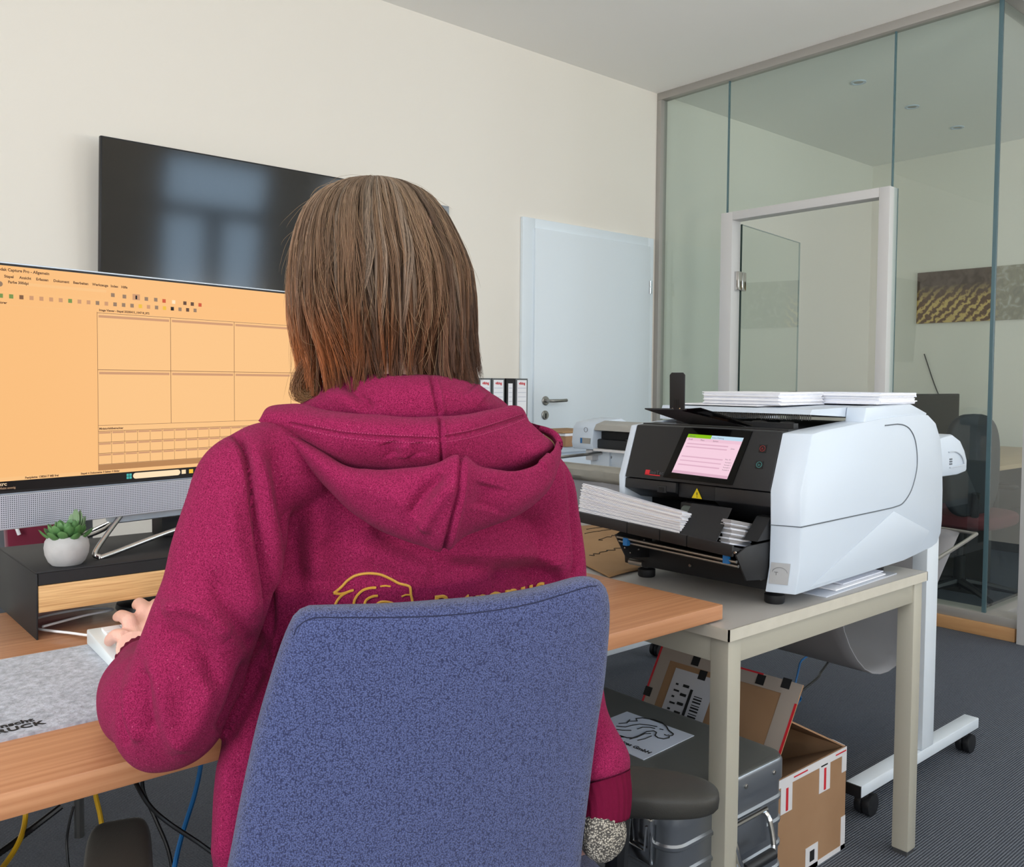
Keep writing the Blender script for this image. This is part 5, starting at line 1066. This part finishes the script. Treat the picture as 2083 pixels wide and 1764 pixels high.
L2 = layer([  # rim: rolled edge, stitched band, middle panel sinking into the valley
 [(540, 866, 1.05), (556, 838, 1.06), (600, 832, 1.055), (660, 842, 1.04), (720, 850, 1.025), (800, 856, 1.015), (895, 856, 1.015), (960, 850, 1.04), (1020, 838, 1.085), (1052, 838, 1.13), (1066, 858, 1.15)],
 [(528, 858, 1.03), (545, 828, 1.035), (600, 822, 1.03), (660, 833, 1.012), (720, 841, 1.0), (800, 847, .990), (895, 848, .990), (960, 841, 1.013), (1020, 829, 1.06), (1058, 827, 1.11), (1072, 850, 1.135)],
 [(525, 856, 1.015), (548, 838, 1.01), (600, 838, .998), (660, 850, .982), (720, 858, .972), (800, 864, .966), (895, 864, .966), (960, 856, .99), (1020, 842, 1.04), (1062, 838, 1.09), (1078, 862, 1.12)],
 [(535, 862, 1.01), (560, 856, 1.0), (610, 864, .985), (665, 878, .972), (725, 888, .964), (800, 894, .960), (897, 896, .960), (962, 886, .985), (1025, 868, 1.035), (1070, 852, 1.09), (1085, 872, 1.115)],
 [(550, 866, 1.015), (585, 876, 1.0), (630, 896, .988), (680, 918, .978), (740, 924, .972), (805, 926, .968), (897, 926, .966), (965, 918, .99), (1030, 900, 1.03), (1090, 880, 1.08), (1115, 890, 1.11)],
 [(560, 872, 1.03), (600, 896, 1.02), (650, 924, 1.01), (700, 948, 1.00), (750, 956, .995), (810, 958, .99), (900, 958, .988), (970, 956, 1.005), (1040, 946, 1.04), (1105, 916, 1.07), (1128, 905, 1.11)],
 [(570, 885, 1.05), (615, 915, 1.04), (665, 950, 1.035), (710, 975, 1.03), (760, 985, 1.02), (815, 990, 1.02), (900, 990, 1.015), (970, 985, 1.03), (1040, 970, 1.06), (1105, 935, 1.09), (1128, 915, 1.12)]])
L3 = layer([  # pouch
 [(548, 862, 1.045), (600, 890, 1.03), (650, 922, 1.02), (700, 950, 1.01), (740, 966, .995), (800, 966, .985), (860, 958, .978), (932, 948, .972), (1000, 966, .99), (1060, 966, 1.02), (1105, 944, 1.05), (1130, 905, 1.09), (1122, 888, 1.14), (1084, 867, 1.165), (1046, 857, 1.170)],
 [(546, 862, 1.02), (598, 886, 1.0), (650, 917, .985), (700, 944, .972), (740, 955, .963), (800, 955, .953), (860, 947, .946), (932, 937, .940), (1000, 954, .960), (1060, 956, .995), (1108, 936, 1.04), (1133, 903, 1.085), (1127, 884, 1.14), (1084, 867, 1.165), (1046, 857, 1.170)],
 [(548, 864, 1.00), (596, 892, .985), (645, 928, .97), (695, 960, .955), (740, 976, .944), (800, 980, .934), (860, 972, .928), (934, 962, .924), (1000, 976, .945), (1060, 978, .985), (1115, 955, 1.03), (1138, 915, 1.08), (1132, 890, 1.13), (1084, 867, 1.155), (1046, 857, 1.160)],
 [(550, 868, .998), (594, 900, .985), (640, 940, .968), (690, 985, .952), (740, 1015, .940), (800, 1030, .930), (860, 1030, .924), (925, 1022, .922), (990, 1026, .945), (1060, 1015, .985), (1118, 980, 1.03), (1140, 925, 1.08), (1130, 885, 1.115), (1084, 867, 1.140), (1046, 857, 1.145)],
 [(552, 870, 1.005), (590, 905, .995), (635, 952, .98), (685, 1003, .965), (735, 1045, .953), (790, 1072, .943), (845, 1088, .938), (908, 1082, .936), (975, 1068, .96), (1050, 1044, .995), (1115, 995, 1.04), (1140, 935, 1.085), (1132, 890, 1.118), (1084, 867, 1.143), (1046, 857, 1.148)],
 [(556, 872, 1.02), (590, 910, 1.015), (634, 960, 1.005), (682, 1012, .995), (732, 1054, .985), (785, 1086, .975), (840, 1106, .968), (900, 1112, .966), (968, 1082, .985), (1048, 1052, 1.02), (1112, 1003, 1.06), (1138, 940, 1.10), (1130, 895, 1.13), (1084, 867, 1.155), (1046, 857, 1.160)],
 [(560, 875, 1.05), (595, 912, 1.05), (638, 958, 1.045), (685, 1008, 1.04), (735, 1046, 1.035), (785, 1076, 1.03), (840, 1094, 1.025), (900, 1098, 1.02), (968, 1070, 1.035), (1045, 1042, 1.06), (1108, 996, 1.09), (1134, 935, 1.12), (1128, 893, 1.14), (1084, 867, 1.165), (1046, 857, 1.170)]])
HOOD = []
for R_, st in ((L1, [(-.006, 12, [(700, 775), (725, 800), (752, 835)]), (.004, 14, [(660, 800), (700, 815), (740, 840)]), (-.0035, 4, [(876, 765), (884, 800), (893, 845)]), (.002, 5, [(886, 765), (894, 800), (903, 845)]), (.005, 18, [(960, 790), (985, 815)])]),
               (L2, [(-.0025, 3, [(590, 862), (640, 872), (700, 883), (780, 890), (893, 894)], 0), (-.0025, 3, [(905, 890), (960, 880), (1020, 862), (1065, 846)], 0), (-.004, 3.2, [(894, 850), (897, 880), (899, 940)], 0), (.002, 4, [(903, 850), (905, 880), (907, 940)]), (-.004, 16, [(790, 900), (800, 930)]), (-.004, 14, [(850, 900), (855, 930)]), (.003, 14, [(820, 905), (825, 930)])]),
               (L3, [(.006, 30, [(934, 945), (928, 1000), (914, 1050), (900, 1104)], 0), (-.006, 3.5, [(937, 940), (930, 1000), (918, 1050), (901, 1108)], 0), (.003, 5, [(945, 942), (939, 1000), (927, 1050), (911, 1104)]), (.008, 14, [(918, 985), (885, 1030), (858, 1078)]), (-.007, 13, [(900, 965), (862, 1005), (835, 1050)]), (-.006, 30, [(1000, 985), (985, 1040)]), (.004, 24, [(720, 975), (800, 1010), (860, 1050)]), (.004, 14, [(1100, 950), (1120, 930)])])):
    h_ = MB().grid(R_).build('hood', M_hood, PERSON, smooth=True)
    mo = h_.modifiers.new('u', 'SUBSURF'); mo.levels = 1
    dg = bpy.context.evaluated_depsgraph_get(); me = bpy.data.meshes.new_from_object(h_.evaluated_get(dg)); h_.modifiers.clear(); h_.data = me
    # make normals face the camera before folding
    c = me.polygons[len(me.polygons)//2]; 
    if (Vector(c.center)+Vector(h_['_org'])-CAM).dot(c.normal) > 0: me.flip_normals()
    fold(h_, st, [(.0008, 60, .4)]); mo = h_.modifiers.new('s', 'SOLIDIFY'); mo.thickness = .0035; mo.offset = -1; h_.data.shade_smooth(); HOOD.append(h_)
# merge the three layers into one hood mesh
dg = bpy.context.evaluated_depsgraph_get(); bm = bmesh.new()
for h_ in HOOD: m_ = bpy.data.meshes.new_from_object(h_.evaluated_get(dg)); bm.from_mesh(m_); bpy.data.meshes.remove(m_)
hm = bpy.data.meshes.new('hood'); bm.to_mesh(hm); bm.free(); hm.materials.append(M_hood)
for h_ in HOOD: bpy.data.objects.remove(h_)
hood = bpy.data.objects.new('hood', hm); COL.objects.link(hood); hood.parent = PERSON; hood['_org'] = list(PERSON['_org'])
bvo = BVHTree.FromPolygons([v.co+Vector(hood['_org']) for v in hm.vertices], [tuple(p.vertices) for p in hm.polygons])
def hhit(px, py, off=.0004):
    v = (RT*((px-CX)/FPX)-UP*((py-CY)/FPX)+FW).normalized(); h, n, i, d_ = bvo.ray_cast(CAM, v)
    return (h-v*off) if h else None
M_thread = mat('maroon_thread', srgb(176, 70, 110), .8)
for ln_ in ([(640, 866), (700, 877), (780, 884), (893, 888)], [(620, 874), (690, 889), (780, 898), (895, 902)], [(906, 884), (960, 874), (1020, 856), (1062, 842)], [(908, 899), (962, 889), (1024, 870), (1068, 852)]):
    P = [hhit(q.x, q.y) for q in resample(crom([Vector((*p, 0)) for p in ln_], 8), 90)]; P = [p for p in P if p]; mb = MB()
    for a_, b_ in zip(P[::2], P[1::2]): mb.tube([a_, a_.lerp(b_, .8)], .00035, 4)
    st_ = mb.build('stitching', M_thread, PERSON); st_['kind'] = 'stuff'
# embroidery on the back
M_emb = mat('gold_embroidery', srgb(196, 144, 44), .5, bump=(900, .8, .0008), sheen=.2)
def c5(x, y): return (500+x*.3457, 750+y*.3457)
EMB = [[(515, 1322), (560, 1285), (600, 1245), (650, 1215), (720, 1203), (790, 1210), (850, 1235), (900, 1262), (950, 1275), (966, 1288), (970, 1330), (978, 1372), (955, 1396), (900, 1396), (850, 1376), (800, 1371), (772, 1385), (765, 1410)],
       [(515, 1322), (565, 1326), (635, 1303), (590, 1320), (545, 1355), (522, 1400), (525, 1440)], [(632, 1425), (640, 1360), (680, 1310), (720, 1292), (765, 1288)], [(690, 1420), (705, 1365), (740, 1342), (775, 1336)], [(790, 1281), (820, 1277), (850, 1281)], [(915, 1341), (940, 1331), (966, 1331)], [(832, 1378), (840, 1420)]]
for i, s_ in enumerate(EMB):
    P = [hit(*c5(q.x, q.y)) for q in crom([Vector((*p, 0)) for p in s_], 5)]; P = [p for p in P if p]
    MB().tube(P, .0016 if i not in (4, 5) else .0011, 6).build('embroidered_emblem', M_emb, PERSON)
c = bpy.data.curves.new('t', 'FONT'); c.body = 'Patronus'; c.size = 1; c.space_character = 1.12; c.offset = .012; t_ = bpy.data.objects.new('t', c); COL.objects.link(t_)
dg = bpy.context.evaluated_depsgraph_get(); me = bpy.data.meshes.new_from_object(t_.evaluated_get(dg)); bpy.data.objects.remove(t_)
bm = bmesh.new(); bm.from_mesh(me); bmesh.ops.triangulate(bm, faces=bm.faces)
for _ in range(2): bmesh.ops.subdivide_edges(bm, edges=[e for e in bm.edges if e.calc_length() > .06], cuts=1)
xm = max(v.co.x for v in bm.verts)
b0, b1 = c5(1097, 1440), c5(1757, 1322)
for v in bm.verts:
    u = v.co.x/xm; w_ = v.co.y; ub = u+.0*(w_); px = b0[0]+(b1[0]-b0[0])*u; py = b0[1]+(b1[1]-b0[1])*(.75*u+.25*u*u)-w_*(52-5*u); h = hit(px+w_*2, py, .0018); v.co = (h if h else at(px, py, d=1.06))-parent_org(PERSON)
bmesh.ops.triangulate(bm, faces=bm.faces)
me2 = bpy.data.meshes.new('embroidered_lettering'); bm.to_mesh(me2); bm.free(); me2.materials.append(M_emb)
ob = bpy.data.objects.new('embroidered_lettering', me2); COL.objects.link(ob); ob.parent = PERSON; mo = ob.modifiers.new('s', 'SOLIDIFY'); mo.thickness = .0022; mo.offset = 0
# ---- body: head, neck, torso core, hands, legs as one skinned surface family
HC = at(783, 570, d=1.135); HF = Vector((BF.x*.97-.1, BF.y, -.05)).normalized(); HR = HF.cross(Vector((0, 0, 1))).normalized(); HU = HR.cross(HF)
def skin_chain(name, chains, m, sub=2, vox=.003):
    mb = MB()
    for pts in chains: limb(mb, pts, 16)
    o = mb.build(name, m, PERSON, smooth=True); remesh(o, vox, 5); return o
mb = MB(); 
def HP(r, f, u): return HC+HR*r+HF*f+HU*u
mb.loft([[HP(a*math.cos(q), f0+b*math.sin(q), u) for q in [2*PI*j/28 for j in range(28)]] for u, a, b, f0 in ((-.125, .020, .02, .055), (-.118, .040, .045, .04), (-.10, .052, .065, .022), (-.06, .064, .082, .008), (-.02, .071, .090, 0), (.02, .074, .093, -.004), (.06, .068, .086, -.006), (.09, .052, .066, -.006), (.108, .03, .04, -.006), (.114, .01, .014, -.006))])
mb.loft([[HP(a*math.cos(q), f0+a*1.05*math.sin(q), u) for q in [2*PI*j/24 for j in range(24)]] for u, a, f0 in ((-.26, .066, -.035), (-.20, .058, -.02), (-.15, .054, -.01), (-.10, .054, -.005), (-.05, .05, 0))])
mb.tube([HP(0, .088, .008), HP(0, .100, -.02), HP(0, .112, -.038), HP(0, .098, -.048)], [.008, .010, .013, .010], 12)
for s_ in (-1, 1): mb.tube([HP(s_*.070, -.004, .02), HP(s_*.080, -.012, .018), HP(s_*.082, -.012, -.01), HP(s_*.074, -.004, -.032)], [.008, .012, .010, .006], 10); mb.loft([[HP(s_*.032+.013*math.cos(q), .078+.004*k, .012+.008*math.sin(q)) for q in [2*PI*j/12 for j in range(12)]] for k in (0, 2)])
mb.tube([HP(-.022, .090, -.070), HP(0, .096, -.072), HP(.022, .090, -.070)], [.005, .008, .005], 10)
# forearm, wrist and hand of the left arm: palm, four fingers and a thumb, in world coordinates
Wd = at(288, 1338, d=1.285); 
def hp(px, py, z): return at(px, py, z=z)
kz = ZD+.024
palm = [(D(300, 1360, 1.22), .026), (D(285, 1338, 1.29), .024), (hp(272, 1315, kz+.030), .024)]
limb(mb, palm, 20)
K = [hp(252, 1296, kz+.030), hp(266, 1276, kz+.036), hp(288, 1262, kz+.040), hp(308, 1262, kz+.040)]    # knuckles, little finger first
for k_ in K: limb(mb, [(D(287, 1340, 1.285), .018), (k_.lerp(Wd, .35), .0145), (k_, .0105)], 16)
limb(mb, [(K[0], .0108), (hp(238, 1292, kz+.030), .0098), (hp(226, 1300, kz+.018), .0090), (hp(222, 1306, kz+.006), .0075)], 14)
limb(mb, [(K[1], .0112), (hp(262, 1262, kz+.046), .0108), (hp(262, 1258, kz+.034)+Vector((-.004, .022, 0)), .0095), (hp(258, 1262, kz+.006)+Vector((-.006, .03, 0)), .008)], 14)
limb(mb, [(K[2], .0115), (hp(292, 1240, kz+.052), .0110), (hp(294, 1234, kz+.044)+Vector((0, .024, 0)), .0098), (hp(292, 1240, kz+.006)+Vector((0, .038, 0)), .008)], 14)
limb(mb, [(K[3], .0115), (hp(318, 1240, kz+.052), .0108), (hp(322, 1236, kz+.042)+Vector((.004, .024, 0)), .0095), (hp(322, 1242, kz+.006)+Vector((.006, .034, 0)), .008)], 14)
limb(mb, [(hp(300, 1325, kz+.024), .015), (hp(325, 1305, kz+.024), .0125), (hp(345, 1285, kz+.018), .011), (hp(358, 1275, kz+.008), .009)], 14)
# arm cores under the sleeves join the hand to the body
limb(mb, [(D(600, 985, 1.09), .04), (D(510, 1030, 1.01), .038), (D(445, 1200, .95), .036), (D(360, 1430, .96), .038), (D(305, 1400, 1.08), .034), (D(300, 1362, 1.2), .026)], 16)
limb(mb, [(D(1010, 1000, 1.17), .04), (D(1085, 1040, 1.2), .038), (D(1115, 1220, 1.2), .036), (D(1160, 1450, 1.13), .033), (D(1216, 1600, 1.088), .025), (D(1222, 1660, 1.08), .024)], 16)
mb.loft([ell(PC+BF*.01+Vector((0, 0, z)), a, b) for z, a, b in ((.50, .17, .08), (.60, .165, .07), (.75, .165, .06), (.9, .18, .085), (1.0, .18, .085), (1.05, .15, .075), (1.10, .07, .06))])
limb(mb, [(HP(0, -.03, -.25), .06), (PC+BF*.03+Vector((0, 0, 1.08)), .07)], 16)
# right hand inside the knitted glove
G = [D(1222, 1660, 1.08), D(1222, 1700, 1.075)]
limb(mb, [(G[0], .023), (G[1], .026)], 16)
for i, dx in enumerate((-18, -7, 5, 16)): limb(mb, [(G[1], .014), (D(1172+dx*.3, 1726, 1.11), .0095), (D(1150+dx*.3, 1732, 1.12), .0085)], 10)
limb(mb, [(G[0], .014), (D(1178, 1700, 1.08), .010), (D(1168, 1725, 1.085), .0085)], 10)
body = mb.build('body', M_skin, PERSON, smooth=True); remesh(body, .0030, 4, .4)
# nails
for p, q in ((hp(222, 1303, kz+.008), .005),): pass
# knitted glove
def knit():
    m = mat('grey_knit', srgb(150, 146, 140), .95); nt = m.node_tree; N = nt.nodes; L = nt.links; b = N['Principled BSDF']
    tc = N.new('ShaderNodeTexCoord'); v = N.new('ShaderNodeTexVoronoi'); v.inputs['Scale'].default_value = 420; L.new(tc.outputs['Object'], v.inputs['Vector'])
    r = N.new('ShaderNodeValToRGB'); r.color_ramp.elements[0].position = .25; r.color_ramp.elements[1].position = .6; r.color_ramp.elements[0].color = (*srgb(206, 198, 184), 1); r.color_ramp.elements[1].color = (*srgb(84, 80, 76), 1)
    L.new(v.outputs['Distance'], r.inputs[0]); L.new(r.outputs[0], b.inputs['Base Color'])
    bp = N.new('ShaderNodeBump'); bp.invert = True; bp.inputs['Distance'].default_value = .003; L.new(v.outputs['Distance'], bp.inputs['Height']); L.new(bp.outputs[0], b.inputs['Normal']); return m
M_knit = knit()
gl = MB(); limb(gl, [(D(1210, 1635, 1.09), .024), (D(1218, 1668, 1.078), .029), (D(1222, 1695, 1.072), .031), (D(1214, 1722, 1.07), .025), (D(1206, 1738, 1.07), .015)], 28); gl = gl.build('knitted_glove', M_knit, PERSON, smooth=True)
fold(gl, [(.003, 5, [(1205, 1670), (1250, 1672)]), (.003, 5, [(1205, 1690), (1252, 1695)]), (.003, 5, [(1205, 1712), (1245, 1718)])])
# trousers: pelvis, thighs, shins, shoes
tr = MB(); pv = Vector((.645, .96, .58))
limb(tr, [(pv-BR*.08, .10), (pv+BR*.08, .10)])
for s_, kx in ((-1, .735), (1, .93)):
    kn = Vector((kx, 1.36, .50)); an = Vector((kx+.03, 1.40, .10))
    limb(tr, [(pv+BR*s_*.075, .092), (pv.lerp(kn, .5)+BR*s_*.03, .078), (kn, .062), (kn.lerp(an, .3), .056), (an, .042)])
tr = tr.build('trousers', M_trouser, PERSON, smooth=True); remesh(tr, .008, 4)
for kx in (.765, .96): MB().loft([[Vector((kx+w_*math.cos(q), y, .002+max(0, h*(.5+.5*math.sin(q)))*1.0)) for q in [2*PI*j/16 for j in range(16)]] for y, w_, h in ((1.33, .02, .05), (1.35, .036, .09), (1.42, .038, .10), (1.50, .045, .06), (1.57, .04, .045), (1.60, .02, .03))]).build('shoe', M_black, PERSON, smooth=True)
# ------------------------------------------------------------------ hair
def hair_mat():
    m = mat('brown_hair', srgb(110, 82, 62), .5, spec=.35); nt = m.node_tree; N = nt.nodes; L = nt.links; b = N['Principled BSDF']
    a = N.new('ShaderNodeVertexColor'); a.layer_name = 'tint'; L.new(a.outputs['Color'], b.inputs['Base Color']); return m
M_hair = hair_mat(); PXM = 1.135/FPX
prof_y = [364, 367, 375, 388, 405, 435, 470, 510, 550, 600, 650, 700, 740, 775, 800]
prof_w = [8, 38, 68, 97, 120, 144, 161, 175, 184, 188, 188, 185, 183, 188, 190]
axis_x = 780
def hr_(py): return np.interp(py, prof_y, prof_w)*PXM
AX = at(axis_x, 570, d=1.135)
HB = Vector((-FW.x, -FW.y, 0)).normalized(); HS = Vector((RT.x, RT.y, 0)).normalized()
rg_ = np.random.default_rng(3)
def strand_pts(phi, y0, y1, rad, n, drift, wob, curl, ph, tip):
    t = np.linspace(0, 1, n); y = y0+(y1-y0)*(1-(1-t)**1.0)
    if y0 < 430: y = y0+(y1-y0)*(t**1.35)
    r = np.interp(y, prof_y, prof_w)*PXM*rad
    # axis shifts slightly to follow the asymmetric head
    p_ = phi+drift*t**2+wob*np.sin(t*5+ph)*t
    depth = 1.0-.04*np.cos(p_)
    rr = r*depth-tip*t**6+curl*np.sin(t*6+ph)*t**2
    shift = (np.interp(y, [370, 420, 470, 540, 620, 800], [-16, -17, -14, -5, -3, 2]))*PXM
    return np.outer(rr*np.sin(p_)+shift, HS)+np.outer(rr*np.cos(p_), HB)+np.outer((570-y)*PXM, [0, 0, 1])+np.array(AX)
V = []; Fc = []; Cc = []; off = 0
def add_strand(P, r0, col):
    global off
    n = len(P); T = np.gradient(P, axis=0); T /= np.linalg.norm(T, axis=1)[:, None]+1e-9
    ref = P-np.array(AX); a = np.cross(T, ref); a /= np.linalg.norm(a, axis=1)[:, None]+1e-9; b = np.cross(T, a)
    rr = r0*np.clip(np.minimum(np.linspace(.8, 1, n), np.linspace(3.2, .25, n)), 0, 1)[:, None]
    ring = np.stack([P+a*rr, P-a*rr*.5+b*rr*.866, P-a*rr*.5-b*rr*.866], 1).reshape(-1, 3)
    i = np.arange(n-1)*3
    for k in range(3):
        k2 = (k+1) % 3; Fc.append(np.stack([i+k, i+k2, i+3+k2, i+3+k], 1)+off)
    V.append(ring); Cc.append(np.repeat(col, 3, axis=0)); off += 3*n
NC = 190; cphi = np.sort(rg_.uniform(-PI, PI, NC)); cend = rg_.uniform(-1, 1, NC); cbri = rg_.uniform(.74, 1.16, NC); cph = rg_.uniform(0, 6.28, NC); cdr = rg_.uniform(-.09, .09, NC); ccol = rg_.uniform(0, 1, NC)
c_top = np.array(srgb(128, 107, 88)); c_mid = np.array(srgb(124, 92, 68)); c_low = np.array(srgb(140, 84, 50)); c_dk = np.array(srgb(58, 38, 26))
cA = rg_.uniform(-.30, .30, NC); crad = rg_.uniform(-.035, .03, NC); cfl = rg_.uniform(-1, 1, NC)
c_lowL = np.array(srgb(168, 98, 54)); c_lowR = np.array(srgb(104, 70, 50)); c_ash = np.array(srgb(154, 140, 126))  # backlit orange at lower left, dimmer lower right: light painted into strand colour
def make_strand(phi, layer_, y0, k):
    dphi = (cphi[k]-phi); side = math.sin(phi)
    rad = [1.0, .955, .90, .80, .62][layer_]*rg_.uniform(.968, 1.010)+crad[k]*.6
    yend = [705, 735, 765, 790, 812][layer_]+cend[k]*[26, 20, 14, 8, 4][layer_]+rg_.uniform(-12, 12)
    if side < -.55: yend += 38+8*layer_
    if side > .72: yend += 46
    if layer_ < 2 and abs(side) < .5: yend = 692+cend[k]*26+26*layer_+rg_.uniform(-12, 12)+24*(side > .1)
    yend = min(yend, 806 if abs(side) > .5 else 815)
    n = 17; drift = dphi*.8+cdr[k]+cA[k]*.6
    if -.9 < side < -.1: drift += .20*(side+.9)
    tip = [.034, .030, .020, .0, .0][layer_]*(1.0 if abs(side) < .75 else .3)
    if side > .75: tip = -.008
    P = strand_pts(phi, y0, yend, rad, n, drift, .03+.05*abs(cfl[k]), .0028, cph[k], tip)
    t = np.linspace(0, 1, n); yy = y0+(yend-y0)*t
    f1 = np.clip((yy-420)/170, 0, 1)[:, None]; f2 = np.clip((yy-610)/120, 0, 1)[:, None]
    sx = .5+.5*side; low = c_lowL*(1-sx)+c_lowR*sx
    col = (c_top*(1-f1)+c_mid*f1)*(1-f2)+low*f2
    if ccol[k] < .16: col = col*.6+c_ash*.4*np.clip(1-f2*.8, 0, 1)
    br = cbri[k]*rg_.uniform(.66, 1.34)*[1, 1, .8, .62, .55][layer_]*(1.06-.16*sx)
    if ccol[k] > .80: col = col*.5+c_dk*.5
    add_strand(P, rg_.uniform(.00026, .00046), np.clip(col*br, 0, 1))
NS = 11500
for i in range(NS):
    phi = rg_.uniform(-PI, PI)
    if math.cos(phi) < -.35 and rg_.random() < .55: phi = rg_.uniform(-1.9, 1.9)
    if math.cos(phi) < -.6: continue
    k = int(np.argmin(np.abs(cphi-phi))); L_ = rg_.choice(5, p=[.40, .19, .16, .13, .12]); y0 = 364.5+rg_.random()**1.6*150 if L_ < 3 else rg_.uniform(560, 650)
    make_strand(phi, L_, y0, k)
# flyaway hairs
for i in range(190):
    phi = rg_.uniform(-2.0, 2.0); y0 = rg_.uniform(366, 700); n = 12; t = np.linspace(0, 1, n); ln_ = rg_.uniform(.02, .07)
    base_ = strand_pts(phi, y0, min(y0+ln_/PXM, 800), 1.0, n, rg_.uniform(-.2, .2), .0, 0, 0, 0)
    out = base_-np.array(AX); out[:, 2] *= .9; out /= np.linalg.norm(out, axis=1)[:, None]
    amp = rg_.uniform(.004, .02)*(1.3 if math.sin(phi) < -.4 and y0 < 600 else .8)
    P = base_+out*(amp*(t**1.2)*np.cos(t*rg_.uniform(0, 2.6)))[:, None]
    add_strand(P, .00016, np.tile(np.array(srgb(150, 122, 92)), (n, 1)))
# the curl lying on the left shoulder
cc_ = [(640, 700), (628, 735), (612, 765), (604, 790), (612, 806), (630, 806), (642, 792), (640, 775), (628, 768)]
for i in range(260):
    sx, sy_ = rg_.normal(0, 9), rg_.normal(0, 4); sc1 = rg_.uniform(.75, 1.2); dd = rg_.uniform(1.08, 1.13); end = rg_.integers(6, 10)
    P = crom([at(625+(x-625)*sc1+sx*(1-j/10)+8*(rg_.random()-.5), 770+(y-770)*(sc1 if y > 770 else 1)+sy_, d=dd) for j, (x, y) in enumerate(cc_[:end])], 3)
    P = np.array([tuple(p) for p in P]); f = np.linspace(0, 1, len(P))[:, None]
    add_strand(P, rg_.uniform(.0002, .0004), np.clip((np.array(srgb(132, 84, 54))*(1-f)+np.array(srgb(120, 92, 60))*f)*rg_.uniform(.6, 1.3), 0, 1))
# front hair framing the face (hidden from here)
V = np.concatenate(V); Fc = np.concatenate(Fc); Cc = np.concatenate(Cc)
org = np.array(PERSON['_org']); me = bpy.data.meshes.new('hair'); nv, nf = len(V), len(Fc)
me.vertices.add(nv); me.vertices.foreach_set('co', (V-org).ravel()); me.loops.add(nf*4); me.loops.foreach_set('vertex_index', Fc.ravel().astype(np.int32))
me.polygons.add(nf); me.polygons.foreach_set('loop_start', np.arange(0, nf*4, 4, dtype=np.int32)); me.update(calc_edges=True)
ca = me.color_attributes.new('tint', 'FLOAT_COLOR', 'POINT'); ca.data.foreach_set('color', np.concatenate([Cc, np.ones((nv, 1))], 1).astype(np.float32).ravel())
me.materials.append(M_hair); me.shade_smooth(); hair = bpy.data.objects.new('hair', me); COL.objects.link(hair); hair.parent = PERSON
# under-cap so no scalp shows through
rings = []
for y in (366, 375, 390, 410, 440, 480, 530, 580, 630, 670, 700):
    r = float(hr_(y))*.85*(1 if y < 640 else 1-(y-640)/60*.30); s_ = np.interp(y, [370, 420, 500, 620, 800], [-14, -6, -4, -3, 2])*PXM
    rings.append([AX+HS*(r*math.sin(q)+s_)+HB*(r*math.cos(q)*(1 if math.cos(q) > 0 else .62))+Vector((0, 0, (570-y)*PXM)) for q in [2*PI*j/48 for j in range(48)]])
m_cap = mat('hair_roots', srgb(60, 42, 30), .7, var=(7, srgb(92, 66, 48), .5, (40, 40, 1)))
MB().loft(rings).build('hair_cap', m_cap, PERSON, smooth=True)
for o in bpy.data.objects:
    if '_org' in o: del o['_org']
